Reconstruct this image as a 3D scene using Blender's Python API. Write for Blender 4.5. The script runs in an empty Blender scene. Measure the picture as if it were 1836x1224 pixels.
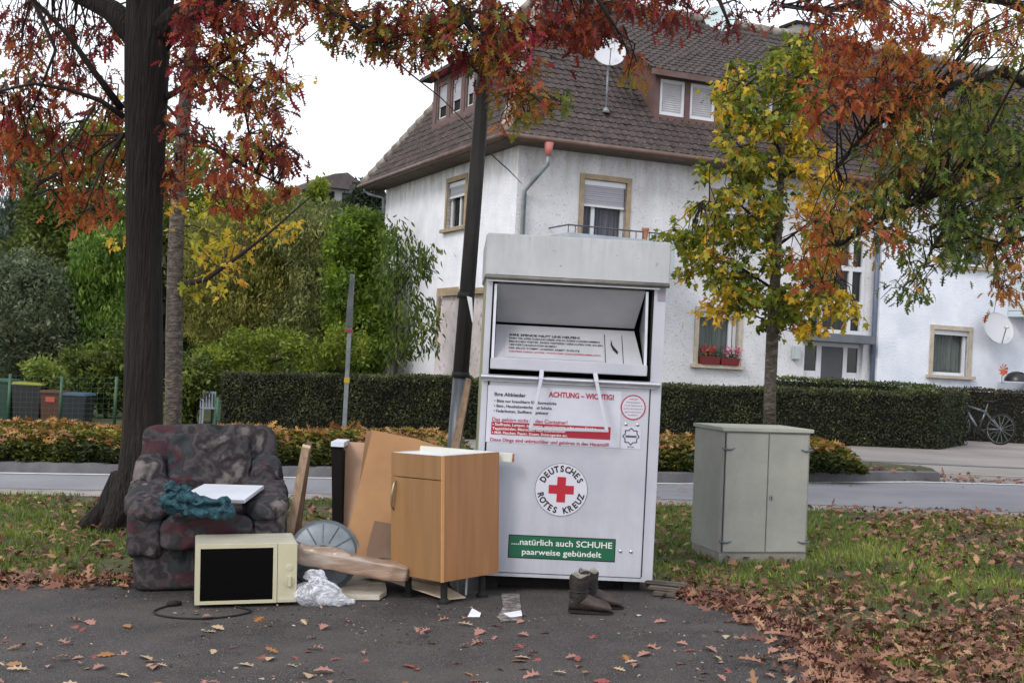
import bpy, bmesh, math, random
import numpy as np
from mathutils import Vector, Matrix, noise as mnoise

random.seed(7); rng = np.random.default_rng(7)
SC = bpy.context.scene
COL = SC.collection
PI = math.pi

# ------------------------------------------------------------------ camera
FPX, CX, CY = 2290.0, 918.0, 612.0
EYE = 1.4
PITCH = math.atan(33.0/FPX); ROLL = 0.05
cam_d = bpy.data.cameras.new('camera'); cam = bpy.data.objects.new('camera', cam_d); COL.objects.link(cam)
cam_d.sensor_width = 36.0; cam_d.lens = 36.0*FPX/1836.0
cam_d.clip_start = 0.1; cam_d.clip_end = 2000
CM = Matrix.Rotation(PI/2+PITCH, 4, 'X') @ Matrix.Rotation(ROLL, 4, 'Z')
cam.matrix_world = Matrix.Translation((0, 0, EYE)) @ CM
SC.camera = cam

# ------------------------------------------------------------------ world, sun, exposure
SUN_EL, SUN_AZ = math.radians(38), math.radians(215)     # azimuth clockwise from +Y
w = bpy.data.worlds.new('World'); SC.world = w; w.use_nodes = True
nt = w.node_tree; nt.nodes.clear()
out = nt.nodes.new('ShaderNodeOutputWorld')
sky = nt.nodes.new('ShaderNodeTexSky'); sky.sky_type = 'NISHITA'; sky.sun_disc = False
sky.sun_elevation = SUN_EL; sky.sun_rotation = SUN_AZ; sky.dust_density = 3.0; sky.air_density = 1.0
bg1 = nt.nodes.new('ShaderNodeBackground'); bg1.inputs[1].default_value = 0.05
nt.links.new(sky.outputs[0], bg1.inputs[0])
bg2 = nt.nodes.new('ShaderNodeBackground'); bg2.inputs[1].default_value = 1.0     # the closed cloud layer
nz = nt.nodes.new('ShaderNodeTexNoise'); nz.inputs['Scale'].default_value = 2.2; nz.inputs['Detail'].default_value = 4
cr = nt.nodes.new('ShaderNodeValToRGB')
cr.color_ramp.elements[0].position = .35; cr.color_ramp.elements[0].color = (.93, .95, 1.0, 1)
cr.color_ramp.elements[1].position = .7; cr.color_ramp.elements[1].color = (1.03, 1.03, 1.04, 1)
tc = nt.nodes.new('ShaderNodeTexCoord'); nt.links.new(tc.outputs['Generated'], nz.inputs['Vector'])
nt.links.new(nz.outputs['Fac'], cr.inputs[0]); nt.links.new(cr.outputs[0], bg2.inputs[0])
ad = nt.nodes.new('ShaderNodeAddShader'); nt.links.new(bg1.outputs[0], ad.inputs[0]); nt.links.new(bg2.outputs[0], ad.inputs[1])
nt.links.new(ad.outputs[0], out.inputs[0])
sd = bpy.data.lights.new('sun', 'SUN'); sd.energy = 1.0; sd.angle = math.radians(14); sd.color = (1, .96, .9)
sun = bpy.data.objects.new('sun', sd); COL.objects.link(sun)
sdir = Vector((math.sin(SUN_AZ)*math.cos(SUN_EL), math.cos(SUN_AZ)*math.cos(SUN_EL), math.sin(SUN_EL)))
sun.rotation_euler = sdir.to_track_quat('Z', 'Y').to_euler()
SC.view_settings.view_transform = 'Standard'; SC.view_settings.look = 'None'
SC.view_settings.exposure = 0.28; SC.view_settings.gamma = 1.0
SC.cycles.max_bounces = 6; SC.cycles.diffuse_bounces = 3; SC.cycles.transparent_max_bounces = 12
SC.cycles.use_denoising = True

# ------------------------------------------------------------------ geometry of the place
M3 = CM.to_3x3()
def ray(px, py):
    d = M3 @ Vector(((px-CX)/FPX, -(py-CY)/FPX, -1)); return d/d.y
def P(px, py, Y): return Vector((0, 0, EYE)) + ray(px, py)*Y
def g(x, y):
    return .034*(x if x < 5 else 5) - .009*max(0, y-14.5)
def G(px, py):
    d = ray(px, py); Y = 8.0
    for i in range(60):
        q = d*Y; Y = (EYE-g(q.x, q.y))/(-d.z)
    q = d*Y; return Vector((q.x, q.y, g(q.x, q.y)))
def Q(px, py, o, n):
    d = ray(px, py); C = Vector((0, 0, EYE)); return C + d*((o-C).dot(n)/d.dot(n))

# ------------------------------------------------------------------ object helpers
def tag(o, label=None, cat=None, group=None, kind=None):
    if label: o['label'] = label
    if cat: o['category'] = cat
    if group: o['group'] = group
    if kind: o['kind'] = kind
    return o
def empty(name, loc, rz=0, label=None, cat=None, group=None, rot=None):
    o = bpy.data.objects.new(name, None); COL.objects.link(o); o.location = loc
    o.rotation_euler = rot if rot else (0, 0, rz); o.empty_display_size = .1
    return tag(o, label, cat, group)
class MB:
    def __init__(s): s.v = []; s.f = []
    def add(s, vs, fs):
        n = len(s.v); s.v += [tuple(q) for q in vs]; s.f += [tuple(i+n for i in f) for f in fs]; return s
    def box(s, x0, x1, y0, y1, z0, z1, m=None):
        vs = [Vector(q) for q in ((x0,y0,z0),(x1,y0,z0),(x1,y1,z0),(x0,y1,z0),(x0,y0,z1),(x1,y0,z1),(x1,y1,z1),(x0,y1,z1))]
        if m: vs = [m @ q for q in vs]
        return s.add(vs, [(0,3,2,1),(4,5,6,7),(0,1,5,4),(1,2,6,5),(2,3,7,6),(3,0,4,7)])
    def bar(s, a, b, wx, wy, up=(0,0,1)):
        a, b = Vector(a), Vector(b); d = (b-a).normalized(); u = Vector(up)
        if abs(d.dot(u)) > .98: u = Vector((0,1,0))
        r = d.cross(u).normalized(); t = r.cross(d)
        vs = []
        for p in (a, b):
            for (i, j) in ((-1,-1),(1,-1),(1,1),(-1,1)): vs.append(p+r*i*wx/2+t*j*wy/2)
        return s.add(vs, [(0,1,2,3),(7,6,5,4),(0,4,5,1),(1,5,6,2),(2,6,7,3),(3,7,4,0)])
    def tube(s, pts, rad, n=8, cap=True, squash=1.0, wob=0):
        pts = [Vector(p) for p in pts]
        if not hasattr(rad, '__len__'): rad = [rad]*len(pts)
        base = len(s.v); ref = None
        for i, p in enumerate(pts):
            d = (pts[min(i+1, len(pts)-1)]-pts[max(i-1, 0)]).normalized()
            if ref is None:
                ref = Vector((1,0,0)) if abs(d.x) < .9 else Vector((0,1,0))
            r = (ref-d*ref.dot(d)).normalized(); ref = r; t = d.cross(r)
            for k in range(n):
                a = 2*PI*k/n; q = rad[i]*(1+wob*mnoise.noise(p*1.3+Vector((math.cos(a)*2, math.sin(a)*2, i*.3))))
                s.v.append(tuple(p+r*math.cos(a)*q+t*math.sin(a)*q*squash))
        m = len(pts)
        for i in range(m-1):
            for k in range(n):
                a = base+i*n+k; b = base+i*n+(k+1) % n
                s.f.append((a, b, b+n, a+n))
        if cap:
            s.f.append(tuple(base+k for k in reversed(range(n)))); s.f.append(tuple(base+(m-1)*n+k for k in range(n)))
        return s
    def lathe(s, prof, n=24, c=(0,0,0), m=None, arc=(0, 2*PI)):
        base = len(s.v); c = Vector(c); full = abs(arc[1]-arc[0]-2*PI) < 1e-4; nn = n if full else n+1
        for (r, z) in prof:
            for k in range(nn):
                a = arc[0]+(arc[1]-arc[0])*k/n; q = Vector((r*math.cos(a), r*math.sin(a), z))
                if m: q = m @ q
                s.v.append(tuple(q+c))
        for i in range(len(prof)-1):
            for k in range(n):
                a = base+i*nn+k; b = base+i*nn+(k+1) % nn
                s.f.append((a, b, b+nn, a+nn))
        return s
    def prism(s, poly, y0, y1, m=None):          # poly in x,z ; extruded along y
        n = len(poly); vs = [Vector((x, y0, z)) for x, z in poly]+[Vector((x, y1, z)) for x, z in poly]
        if m: vs = [m @ q for q in vs]
        fs = [tuple(range(n)), tuple(range(2*n-1, n-1, -1))]
        for i in range(n):
            j = (i+1) % n; fs.append((i, i+n, j+n, j))
        return s.add(vs, fs)
    def puff(s, c, h, n=14, e=5, amp=.02, fr=5, seed=0, m=None, ridge=True):
        base = len(s.v); idx = {}
        c = Vector(c); off = Vector((seed*7.3, seed*3.1, seed*1.7))
        def key(p): return (round(p[0], 5), round(p[1], 5), round(p[2], 5))
        def vid(p):
            k = key(p)
            if k not in idx:
                q = Vector(p); r = (abs(q.x)**e+abs(q.y)**e+abs(q.z)**e)**(1/e); q = q/r
                w_ = Vector((q.x*h[0], q.y*h[1], q.z*h[2])); nn = Vector((q.x**3/h[0], q.y**3/h[1], q.z**3/h[2]))
                nn = nn.normalized() if nn.length > 1e-9 else q.normalized()
                nv = mnoise.noise(w_*fr+off)+.5*mnoise.noise(w_*fr*2.3+off)
                if ridge: nv = .5*nv + (.35-abs(mnoise.noise(w_*fr*1.3-off))*1.6)
                w_ = w_+nn*nv*amp
                if m: w_ = m @ w_
                idx[k] = len(s.v); s.v.append(tuple(w_+c))
            return idx[k]
        for ax in range(3):
            for sg in (-1, 1):
                for i in range(n):
                    for j in range(n):
                        qs = []
                        for (a, b) in ((i,j),(i+1,j),(i+1,j+1),(i,j+1)):
                            p = [0,0,0]; p[ax] = sg; p[(ax+1) % 3] = -1+2*a/n; p[(ax+2) % 3] = -1+2*b/n; qs.append(vid(p))
                        s.f.append(tuple(qs if sg > 0 else qs[::-1]))
        return s
    def build(s, name, mat, parent=None, smooth=False, bevel=0, seg=2, loc=None, rz=0, auto=None):
        me = bpy.data.meshes.new(name); me.from_pydata(s.v, [], s.f); me.validate()
        if bevel:
            bm = bmesh.new(); bm.from_mesh(me)
            ed = [e for e in bm.edges if len(e.link_faces) == 2 and e.calc_face_angle(0) > .5]
            bmesh.ops.bevel(bm, geom=ed, offset=bevel, segments=seg, affect='EDGES', clamp_overlap=True)
            bm.to_mesh(me); bm.free()
        if smooth:
            me.polygons.foreach_set('use_smooth', [True]*len(me.polygons))
            if auto:
                me.set_sharp_from_angle(angle=auto)
        me.materials.append(mat)
        o = bpy.data.objects.new(name, me); COL.objects.link(o)
        if parent: o.parent = parent
        if loc is not None: o.location = loc
        if rz: o.rotation_euler = (0, 0, rz)
        return o
def children(o, allobs): return [c for c in allobs if c.parent == o]
def copy_tree(o, parent=None):
    obs = list(bpy.data.objects)
    def rec(a, par):
        c = a.copy(); COL.objects.link(c); c.parent = par
        for ch in children(a, obs): rec(ch, c)
        return c
    return rec(o, parent)

# ------------------------------------------------------------------ materials
def lin(c):
    if isinstance(c, str):
        c = c.lstrip('#'); v = [int(c[i:i+2], 16)/255 for i in (0, 2, 4)]
        return tuple(((x+.055)/1.055)**2.4 if x > .04045 else x/12.92 for x in v)+(1,)
    return tuple(c)+(1,)
def mat(name, c1, c2=None, scale=4, rough=.6, bump=0, bscale=40, detail=4, metal=0, c3=None, stretch=None, spec=.5, lo=.35, hi=.65, coat=0, dist=.01):
    m = bpy.data.materials.new(name); m.use_nodes = True; t = m.node_tree; b = t.nodes['Principled BSDF']
    b.inputs['Roughness'].default_value = rough; b.inputs['Metallic'].default_value = metal
    b.inputs['Specular IOR Level'].default_value = spec
    if coat: b.inputs['Coat Weight'].default_value = coat
    tcn = t.nodes.new('ShaderNodeTexCoord'); mp = t.nodes.new('ShaderNodeMapping'); t.links.new(tcn.outputs['Object'], mp.inputs[0])
    if stretch: mp.inputs['Scale'].default_value = stretch
    if c2 is None: b.inputs['Base Color'].default_value = lin(c1)
    else:
        n = t.nodes.new('ShaderNodeTexNoise'); n.inputs['Scale'].default_value = scale; n.inputs['Detail'].default_value = detail
        n.inputs['Roughness'].default_value = .6
        t.links.new(mp.outputs[0], n.inputs['Vector'])
        r = t.nodes.new('ShaderNodeValToRGB'); e = r.color_ramp.elements
        e[0].position = lo; e[0].color = lin(c1); e[1].position = hi; e[1].color = lin(c2)
        if c3: x = e.new((lo+hi)/2); x.color = lin(c3)
        t.links.new(n.outputs['Fac'], r.inputs[0]); t.links.new(r.outputs[0], b.inputs['Base Color'])
    if bump:
        n2 = t.nodes.new('ShaderNodeTexNoise'); n2.inputs['Scale'].default_value = bscale; n2.inputs['Detail'].default_value = 5
        t.links.new(mp.outputs[0], n2.inputs['Vector'])
        bp = t.nodes.new('ShaderNodeBump'); bp.inputs['Strength'].default_value = bump; bp.inputs['Distance'].default_value = dist
        t.links.new(n2.outputs['Fac'], bp.inputs['Height']); t.links.new(bp.outputs[0], b.inputs['Normal'])
    return m
def speckle(m, col, scale, thr, amount=.6):
    """mixes fine specks of a second colour over the base colour"""
    t = m.node_tree; b = t.nodes['Principled BSDF']; inp = b.inputs['Base Color']
    mix = t.nodes.new('ShaderNodeMix'); mix.data_type = 'RGBA'
    if inp.links: t.links.new(inp.links[0].from_socket, mix.inputs[6])
    else: mix.inputs[6].default_value = inp.default_value
    mix.inputs[7].default_value = lin(col)
    n = t.nodes.new('ShaderNodeTexNoise'); n.inputs['Scale'].default_value = scale; n.inputs['Detail'].default_value = 6
    tcn = t.nodes.new('ShaderNodeTexCoord'); t.links.new(tcn.outputs['Object'], n.inputs['Vector'])
    r = t.nodes.new('ShaderNodeValToRGB'); r.color_ramp.elements[0].position = thr; r.color_ramp.elements[1].position = min(1, thr+.07)
    r.color_ramp.elements[1].color = (amount,)*3+(1,)
    t.links.new(n.outputs['Fac'], r.inputs[0]); t.links.new(r.outputs[0], mix.inputs[0]); t.links.new(mix.outputs[2], inp)
    return m
def stains(m, col, z0, z1, amount, scale=(1.2, 1.2, .35), base=.0):
    """dirt with its own shape: drip streaks and a weathered band between heights z0 and z1"""
    t = m.node_tree; b = t.nodes['Principled BSDF']; inp = b.inputs['Base Color']; mix = t.nodes.new('ShaderNodeMix'); mix.data_type = 'RGBA'
    t.links.new(inp.links[0].from_socket, mix.inputs[6]); mix.inputs[7].default_value = lin(col)
    tcn = t.nodes.new('ShaderNodeTexCoord'); mp = t.nodes.new('ShaderNodeMapping'); mp.inputs['Scale'].default_value = scale; t.links.new(tcn.outputs['Object'], mp.inputs[0])
    n = t.nodes.new('ShaderNodeTexNoise'); n.inputs['Scale'].default_value = 3; n.inputs['Detail'].default_value = 8; n.inputs['Roughness'].default_value = .7; t.links.new(mp.outputs[0], n.inputs['Vector'])
    sp = t.nodes.new('ShaderNodeSeparateXYZ'); t.links.new(tcn.outputs['Object'], sp.inputs[0])
    mr = t.nodes.new('ShaderNodeMapRange'); mr.inputs['From Min'].default_value = z0; mr.inputs['From Max'].default_value = z1; mr.inputs['To Min'].default_value = base; mr.inputs['To Max'].default_value = 1; t.links.new(sp.outputs['Z'], mr.inputs['Value'])
    r = t.nodes.new('ShaderNodeValToRGB'); r.color_ramp.elements[0].position = .42; r.color_ramp.elements[1].position = .62; r.color_ramp.elements[1].color = (amount,)*3+(1,); t.links.new(n.outputs['Fac'], r.inputs[0])
    mu = t.nodes.new('ShaderNodeMath'); mu.operation = 'MULTIPLY'; t.links.new(mr.outputs['Result'], mu.inputs[0]); t.links.new(r.outputs[0], mu.inputs[1]); t.links.new(mu.outputs[0], mix.inputs[0]); t.links.new(mix.outputs[2], inp); return m
def leafmat(name, ramp, trans=.3, rough=.55):
    m = bpy.data.materials.new(name); m.use_nodes = True; t = m.node_tree; b = t.nodes['Principled BSDF']; o = t.nodes['Material Output']
    a = t.nodes.new('ShaderNodeAttribute'); a.attribute_name = 'tone'
    r = t.nodes.new('ShaderNodeValToRGB'); el = r.color_ramp.elements
    el[0].position = ramp[0][0]; el[0].color = lin(ramp[0][1]); el[1].position = ramp[-1][0]; el[1].color = lin(ramp[-1][1])
    for p_, c_ in ramp[1:-1]: x = el.new(p_); x.color = lin(c_)
    t.links.new(a.outputs['Fac'], r.inputs[0]); t.links.new(r.outputs[0], b.inputs['Base Color'])
    b.inputs['Roughness'].default_value = rough; b.inputs['Specular IOR Level'].default_value = .35
    if trans:
        tr = t.nodes.new('ShaderNodeBsdfTranslucent'); t.links.new(r.outputs[0], tr.inputs[0])
        mx = t.nodes.new('ShaderNodeMixShader'); mx.inputs[0].default_value = trans
        t.links.new(b.outputs[0], mx.inputs[1]); t.links.new(tr.outputs[0], mx.inputs[2]); t.links.new(mx.outputs[0], o.inputs[0])
    return m

# ------------------------------------------------------------------ leaves
def mirror(pts): return [(x, y) for x, y in pts]+[(-x, y) for x, y in reversed(pts[1:-1])]
OAK = mirror([(0,-.18),(.02,0),(.05,.08),(.2,.12),(.08,.22),(.12,.34),(.38,.40),(.10,.47),(.12,.58),(.34,.72),(.09,.72),(.13,.92),(0,1)])
MAPLE = mirror([(0,-.25),(.03,0),(.35,.02),(.28,.22),(.52,.48),(.27,.50),(.16,.62),(.17,.82),(0,1)])
SIMPLE = mirror([(0,0),(.22,.3),(.2,.65),(0,1)])
LONG = mirror([(0,0),(.13,.25),(.14,.6),(0,1)])
NEED = mirror([(0,0),(.06,.5),(0,1)])
def leafmesh(name, mt, tmpl, C, D, N, S, tone, parent=None, bend=.25, fold=.3):
    C, D, N, S = (np.asarray(a, float) for a in (C, D, N, S)); n = len(C)
    D = D/(np.linalg.norm(D, axis=1, keepdims=True)+1e-9)
    N = N-D*np.sum(N*D, axis=1, keepdims=True); N = N/(np.linalg.norm(N, axis=1, keepdims=True)+1e-9)
    R_ = np.cross(D, N); t = np.array(tmpl); k = len(t)
    x, y = t[:, 0], t[:, 1]; bd = rng.normal(bend, .18, (n, 1)); fd = rng.normal(fold, .2, (n, 1))
    z = -bd*(y*y)[None, :]+fd*np.abs(x)[None, :]
    V = C[:, None, :]+S[:, None, None]*(x[None, :, None]*R_[:, None, :]+y[None, :, None]*D[:, None, :]+z[:, :, None]*N[:, None, :])
    me = bpy.data.meshes.new(name); me.vertices.add(n*k); me.vertices.foreach_set('co', V.reshape(-1))
    me.loops.add(n*k); me.loops.foreach_set('vertex_index', np.arange(n*k, dtype=np.int32))
    me.polygons.add(n); me.polygons.foreach_set('loop_start', np.arange(0, n*k, k, dtype=np.int32))
    try: me.polygons.foreach_set('loop_total', np.full(n, k, dtype=np.int32))
    except Exception: pass
    me.update(calc_edges=True)
    at = me.attributes.new('tone', 'FLOAT', 'FACE'); at.data.foreach_set('value', np.clip(np.asarray(tone, float), 0, 1))
    me.materials.append(mt); o = bpy.data.objects.new(name, me); COL.objects.link(o)
    if parent: o.parent = parent
    return o
def rdir(n, up=0., spread=1.):
    d = rng.normal(size=(n, 3))*spread; d[:, 2] += up; return d

# ------------------------------------------------------------------ text
def text_geo(s, bold=0.0):
    cu = bpy.data.curves.new('t', 'FONT'); cu.body = s; cu.size = 1; cu.offset = bold; cu.resolution_u = 3
    ob = bpy.data.objects.new('t', cu); COL.objects.link(ob)
    bpy.context.view_layer.update()
    me = bpy.data.meshes.new_from_object(ob.evaluated_get(bpy.context.evaluated_depsgraph_get()))
    vs = [tuple(v.co) for v in me.vertices]; fs = [tuple(p.vertices) for p in me.polygons]
    bpy.data.objects.remove(ob); bpy.data.curves.remove(cu); bpy.data.meshes.remove(me)
    return vs, fs
def put_text(mb, s, x, z, h, y=0., width=None, bold=.01, anchor='l', M=None):
    vs, fs = text_geo(s, bold)
    if not vs: return
    x0 = min(v[0] for v in vs); x1 = max(v[0] for v in vs); sy = h/.70
    sx = width/(x1-x0) if width else sy
    sh = 0 if anchor == 'l' else (-(x1-x0)*sx/2 if anchor == 'c' else -(x1-x0)*sx)
    q = [Vector(((v[0]-x0)*sx+sh+x, y, v[1]*sy+z)) for v in vs]
    if M: q = [M @ a for a in q]
    mb.add(q, fs)

# ================================================================== MATERIALS
m_ground = mat('soil_and_turf', '#34391d', '#4c5026', 1.3, .95, .6, 30, c3='#3f4222')
m_lot = speckle(speckle(mat('worn_asphalt', '#1f1b1b', '#343030', 1.1, .85, .9, 130, 8, dist=.008), '#8a8583', 150, .56, .55), '#1c1a1a', 34, .60, .45)
stains(m_lot, '#544e4c', -1, -2, .5, (.55, .55, .55), 1.0)
m_road = speckle(mat('road_asphalt', '#6f7076', '#838389', .7, .8, .3, 90), '#a9a9ad', 90, .6, .4)
m_street = speckle(mat('street_asphalt', '#77716e', '#8d8682', .5, .85, .2, 60), '#aaa5a0', 60, .6, .4)
m_gutter = mat('gutter_stones', '#75706c', '#938d87', 5, .85, .3, 40)
m_kerb = mat('kerb_concrete', '#55555a', '#6d6d70', 3, .85, .4, 50)
m_white = mat('road_paint', '#b9b9bb', '#d6d6d6', 9, .6)
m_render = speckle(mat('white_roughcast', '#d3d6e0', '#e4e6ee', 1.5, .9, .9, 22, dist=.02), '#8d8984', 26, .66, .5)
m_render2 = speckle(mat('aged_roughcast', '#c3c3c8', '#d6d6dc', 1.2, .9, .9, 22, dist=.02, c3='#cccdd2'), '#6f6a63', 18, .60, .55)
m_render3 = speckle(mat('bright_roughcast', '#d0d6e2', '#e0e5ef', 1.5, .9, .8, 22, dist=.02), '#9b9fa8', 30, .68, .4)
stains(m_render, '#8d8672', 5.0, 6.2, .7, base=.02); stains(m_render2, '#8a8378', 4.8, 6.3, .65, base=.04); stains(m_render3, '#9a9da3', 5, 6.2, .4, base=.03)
m_tile = speckle(mat('clay_tiles', '#2e2624', '#4c413e', 3.5, .8, .4, 40, c3='#3a3130', lo=.3, hi=.7), '#8a827a', 30, .60, .55)
m_copper = mat('brown_copper', '#4d3833', '#655049', 3, .55)
m_zinc = mat('zinc_pipe', '#6d757b', '#8c949a', 5, .5, metal=.3)
m_stone = mat('tan_window_stone', '#8d7d63', '#a3927a', 6, .9, .3, 50)
m_stone2 = mat('pale_window_stone', '#a59a8a', '#b9ae9e', 6, .9, .3, 50)
m_pvc = mat('white_window_plastic', '#c9ccd2', rough=.35)
m_shut = mat('grey_shutter_slats', '#8f9099', '#a1a1aa', 3, .5, stretch=(.2, .2, 30))
m_curt = mat('net_curtain', '#66756f', '#8d9a94', 9, .9, stretch=(9, 9, .3))
m_curt2 = mat('mauve_curtain', '#6c6878', '#8e8a9a', 8, .9, stretch=(8, 8, .3))
m_dark = mat('dark_interior', '#0d0d0e', rough=.9)
m_greyp = mat('grey_panel', '#5b5f66', '#666a72', 4, .7)
m_glass = bpy.data.materials.new('window_glass'); m_glass.use_nodes = True
_t = m_glass.node_tree; _b = _t.nodes['Principled BSDF']; _b.inputs['Base Color'].default_value = (.02, .025, .03, 1); _b.inputs['Roughness'].default_value = .05
_tr = _t.nodes.new('ShaderNodeBsdfTransparent'); _mx = _t.nodes.new('ShaderNodeMixShader'); _mx.inputs[0].default_value = .62
_t.links.new(_b.outputs[0], _mx.inputs[1]); _t.links.new(_tr.outputs[0], _mx.inputs[2]); _t.links.new(_mx.outputs[0], _t.nodes['Material Output'].inputs[0])

# ================================================================== SETTING
XK = [-90, -60, -30, -14, -9, -6, -4.5, -3.2, -2.2, -1, 0, 1, 1.6, 2, 3, 4, 5, 6.5, 8, 12, 20, 40, 90]
_g0 = g
def g(x, y): return _g0(max(x, -14), y)
def sheet(name, mt, xs, y0, y1, dz, ny=1, kind='structure', wob=0):
    xs = sorted(set([x for x in xs])); mb = MB(); rows = []
    for j in range(ny+1):
        for x in xs:
            a, b = y0(x), y1(x); y = a+(b-a)*j/ny
            mb.v.append((x, y, g(x, y)+dz))
    n = len(xs)
    for j in range(ny):
        for i in range(n-1): mb.f.append((j*n+i, j*n+i+1, (j+1)*n+i+1, (j+1)*n+i))
    o = mb.build(name, mt); tag(o, kind=kind); return o
def K(v): return lambda x: v
mb = MB(); ys = [-20, 0, 5, 9, 14.5, 20, 26, 40, 90, 400]
for y in ys:
    for x in XK: mb.v.append((x*(4 if y > 100 else 1), y, g(x, y)-(0.0)))
n = len(XK)
for j in range(len(ys)-1):
    for i in range(n-1): mb.f.append((j*n+i, j*n+i+1, (j+1)*n+i+1, (j+1)*n+i))
tag(mb.build('ground', m_ground), kind='structure')
# parking lot, right edge curved
mb = MB(); EDGE = [(-3, 1.2), (2, 1.45), (4.5, 1.55), (5.3, 1.55), (5.7, 1.57), (6.2, 1.60), (6.6, 1.55), (7.0, 1.46), (7.3, 1.36), (7.55, 1.2), (7.78, 1.02)]
def xedge(y):
    for (a, xa), (b, xb) in zip(EDGE, EDGE[1:]):
        if a <= y <= b: return xa+(xb-xa)*(y-a)/(b-a)
    return EDGE[0][1] if y < -3 else -9
rows = []
yy = [-3+i*.098 for i in range(int(10.78/.098)+1)]
xx = [-14, -10, -7, -5, -4, -3, -2.4, -1.5, -.5, .3]
for y in yy:
    e = xedge(min(y, 7.78))+.03*mnoise.noise(Vector((y*4, 0, 0)))
    rows.append([(x, y-(0.05*abs(mnoise.noise(Vector((x*2, 3, 0)))) if y > 7.7 else 0)) for x in xx]+[(e, y)])
for r_ in rows:
    for (x, y) in r_: mb.v.append((x, y, g(x, y)+.006))
n = len(xx)+1
for j in range(len(rows)-1):
    for i in range(n-1): mb.f.append((j*n+i, j*n+i+1, (j+1)*n+i+1, (j+1)*n+i))
yl = yy[-1]; k0 = len(mb.v)
for y in (yl, 8.2, 9.1):
    for x in (-2.3, -1, 0, 1.0): mb.v.append((x, y, g(x, y)+.006))
for j in range(2):
    for i in range(3): mb.f.append((k0+j*4+i, k0+j*4+i+1, k0+(j+1)*4+i+1, k0+(j+1)*4+i))
tag(mb.build('parking_lot', m_lot), kind='structure')
def y_line(x): return 14.75 if x < 2 else 14.75+.27*(x-2)
def y_near(x): return 12.55 if x < 1.6 else max(9, 12.55-.2*(x-1.6))
RX = [x for x in XK if -60 <= x <= 40]
sheet('gutter', m_gutter, RX, lambda x: y_near(x)-.05, lambda x: y_near(x)+.55, .004)
sheet('road', m_road, RX, lambda x: y_near(x)+.5, lambda x: y_line(x)+.3, .008, ny=4)
sheet('white_line', m_white, RX, lambda x: y_line(x)-.14, lambda x: y_line(x)-.0, .014)
sheet('street', m_street, RX, lambda x: y_line(x)+.29, lambda x: 24.2 if x < 6.8 else 34, .008, ny=6)
sheet('drain_channel', m_kerb, [5.2, 6, 6.5, 8, 12, 20], lambda x: 19.3+.1*(x-6), lambda x: 19.55+.1*(x-6), .014)
sheet('yellowed_line', mat('faded_line', '#b5aa8c', '#c9c2ae', 6, .7), [5.6, 6.5, 8, 12, 20], lambda x: 17.3+.16*(x-6), lambda x: 17.38+.16*(x-6), .014)
# verge island with a kerb
mb = MB(); XI = [-30, -14, -9, -6, -3, -1, 0, 1, 2, 3, 4, 4.8, 5.2, 5.35]
def yi1(x): return 18.6 if x < 4 else 18.6-(x-4)*1.55
for (dy0, dz0) in ((0, 0), (0.01, .12), (.13, .125)):
    pass
kb = MB(); vb = MB()
for k, x in enumerate(XI):
    a = y_line(x)+.1
    for (y, z) in ((a, -.02), (a+.015, .115), (a+.14, .125)): kb.v.append((x, y, g(x, y)+z))
    b = yi1(x)
    for j in range(5):
        y = a+.14+(b-a-.14)*j/4; vb.v.append((x, y, g(x, y)+.12+(.03 if 0 < j < 4 else 0)))
    vb.v.append((x, b+.02, g(x, b)-.02))
for i in range(len(XI)-1):
    for j in range(2): a = i*3+j; kb.f.append((a, a+3, a+4, a+1))
    for j in range(5): a = i*6+j; vb.f.append((a, a+6, a+7, a+1))
e = len(kb.v)-3
tag(kb.build('kerb', m_kerb), kind='structure'); tag(vb.build('verge', m_ground), kind='structure')
# the wooded hill behind
hb = MB(); hx = [-90+i*6 for i in range(26)]; hy = [46, 55, 65, 75, 88, 100, 130]; hz = [-1, .5, 3, 6, 9, 11, 15]
for y, z in zip(hy, hz):
    for x in hx: hb.v.append((x, y, z*max(.1, min(1, (20-x)/40+.3))*(1+.08*mnoise.noise(Vector((x*.1, y*.1, 0))))-1))
for j in range(len(hy)-1):
    for i in range(len(hx)-1): a = j*len(hx)+i; hb.f.append((a, a+1, a+len(hx)+1, a+len(hx)))
tag(hb.build('hill', mat('hill_turf', '#27301a', '#39421f', .3, .95)), kind='structure')

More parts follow.
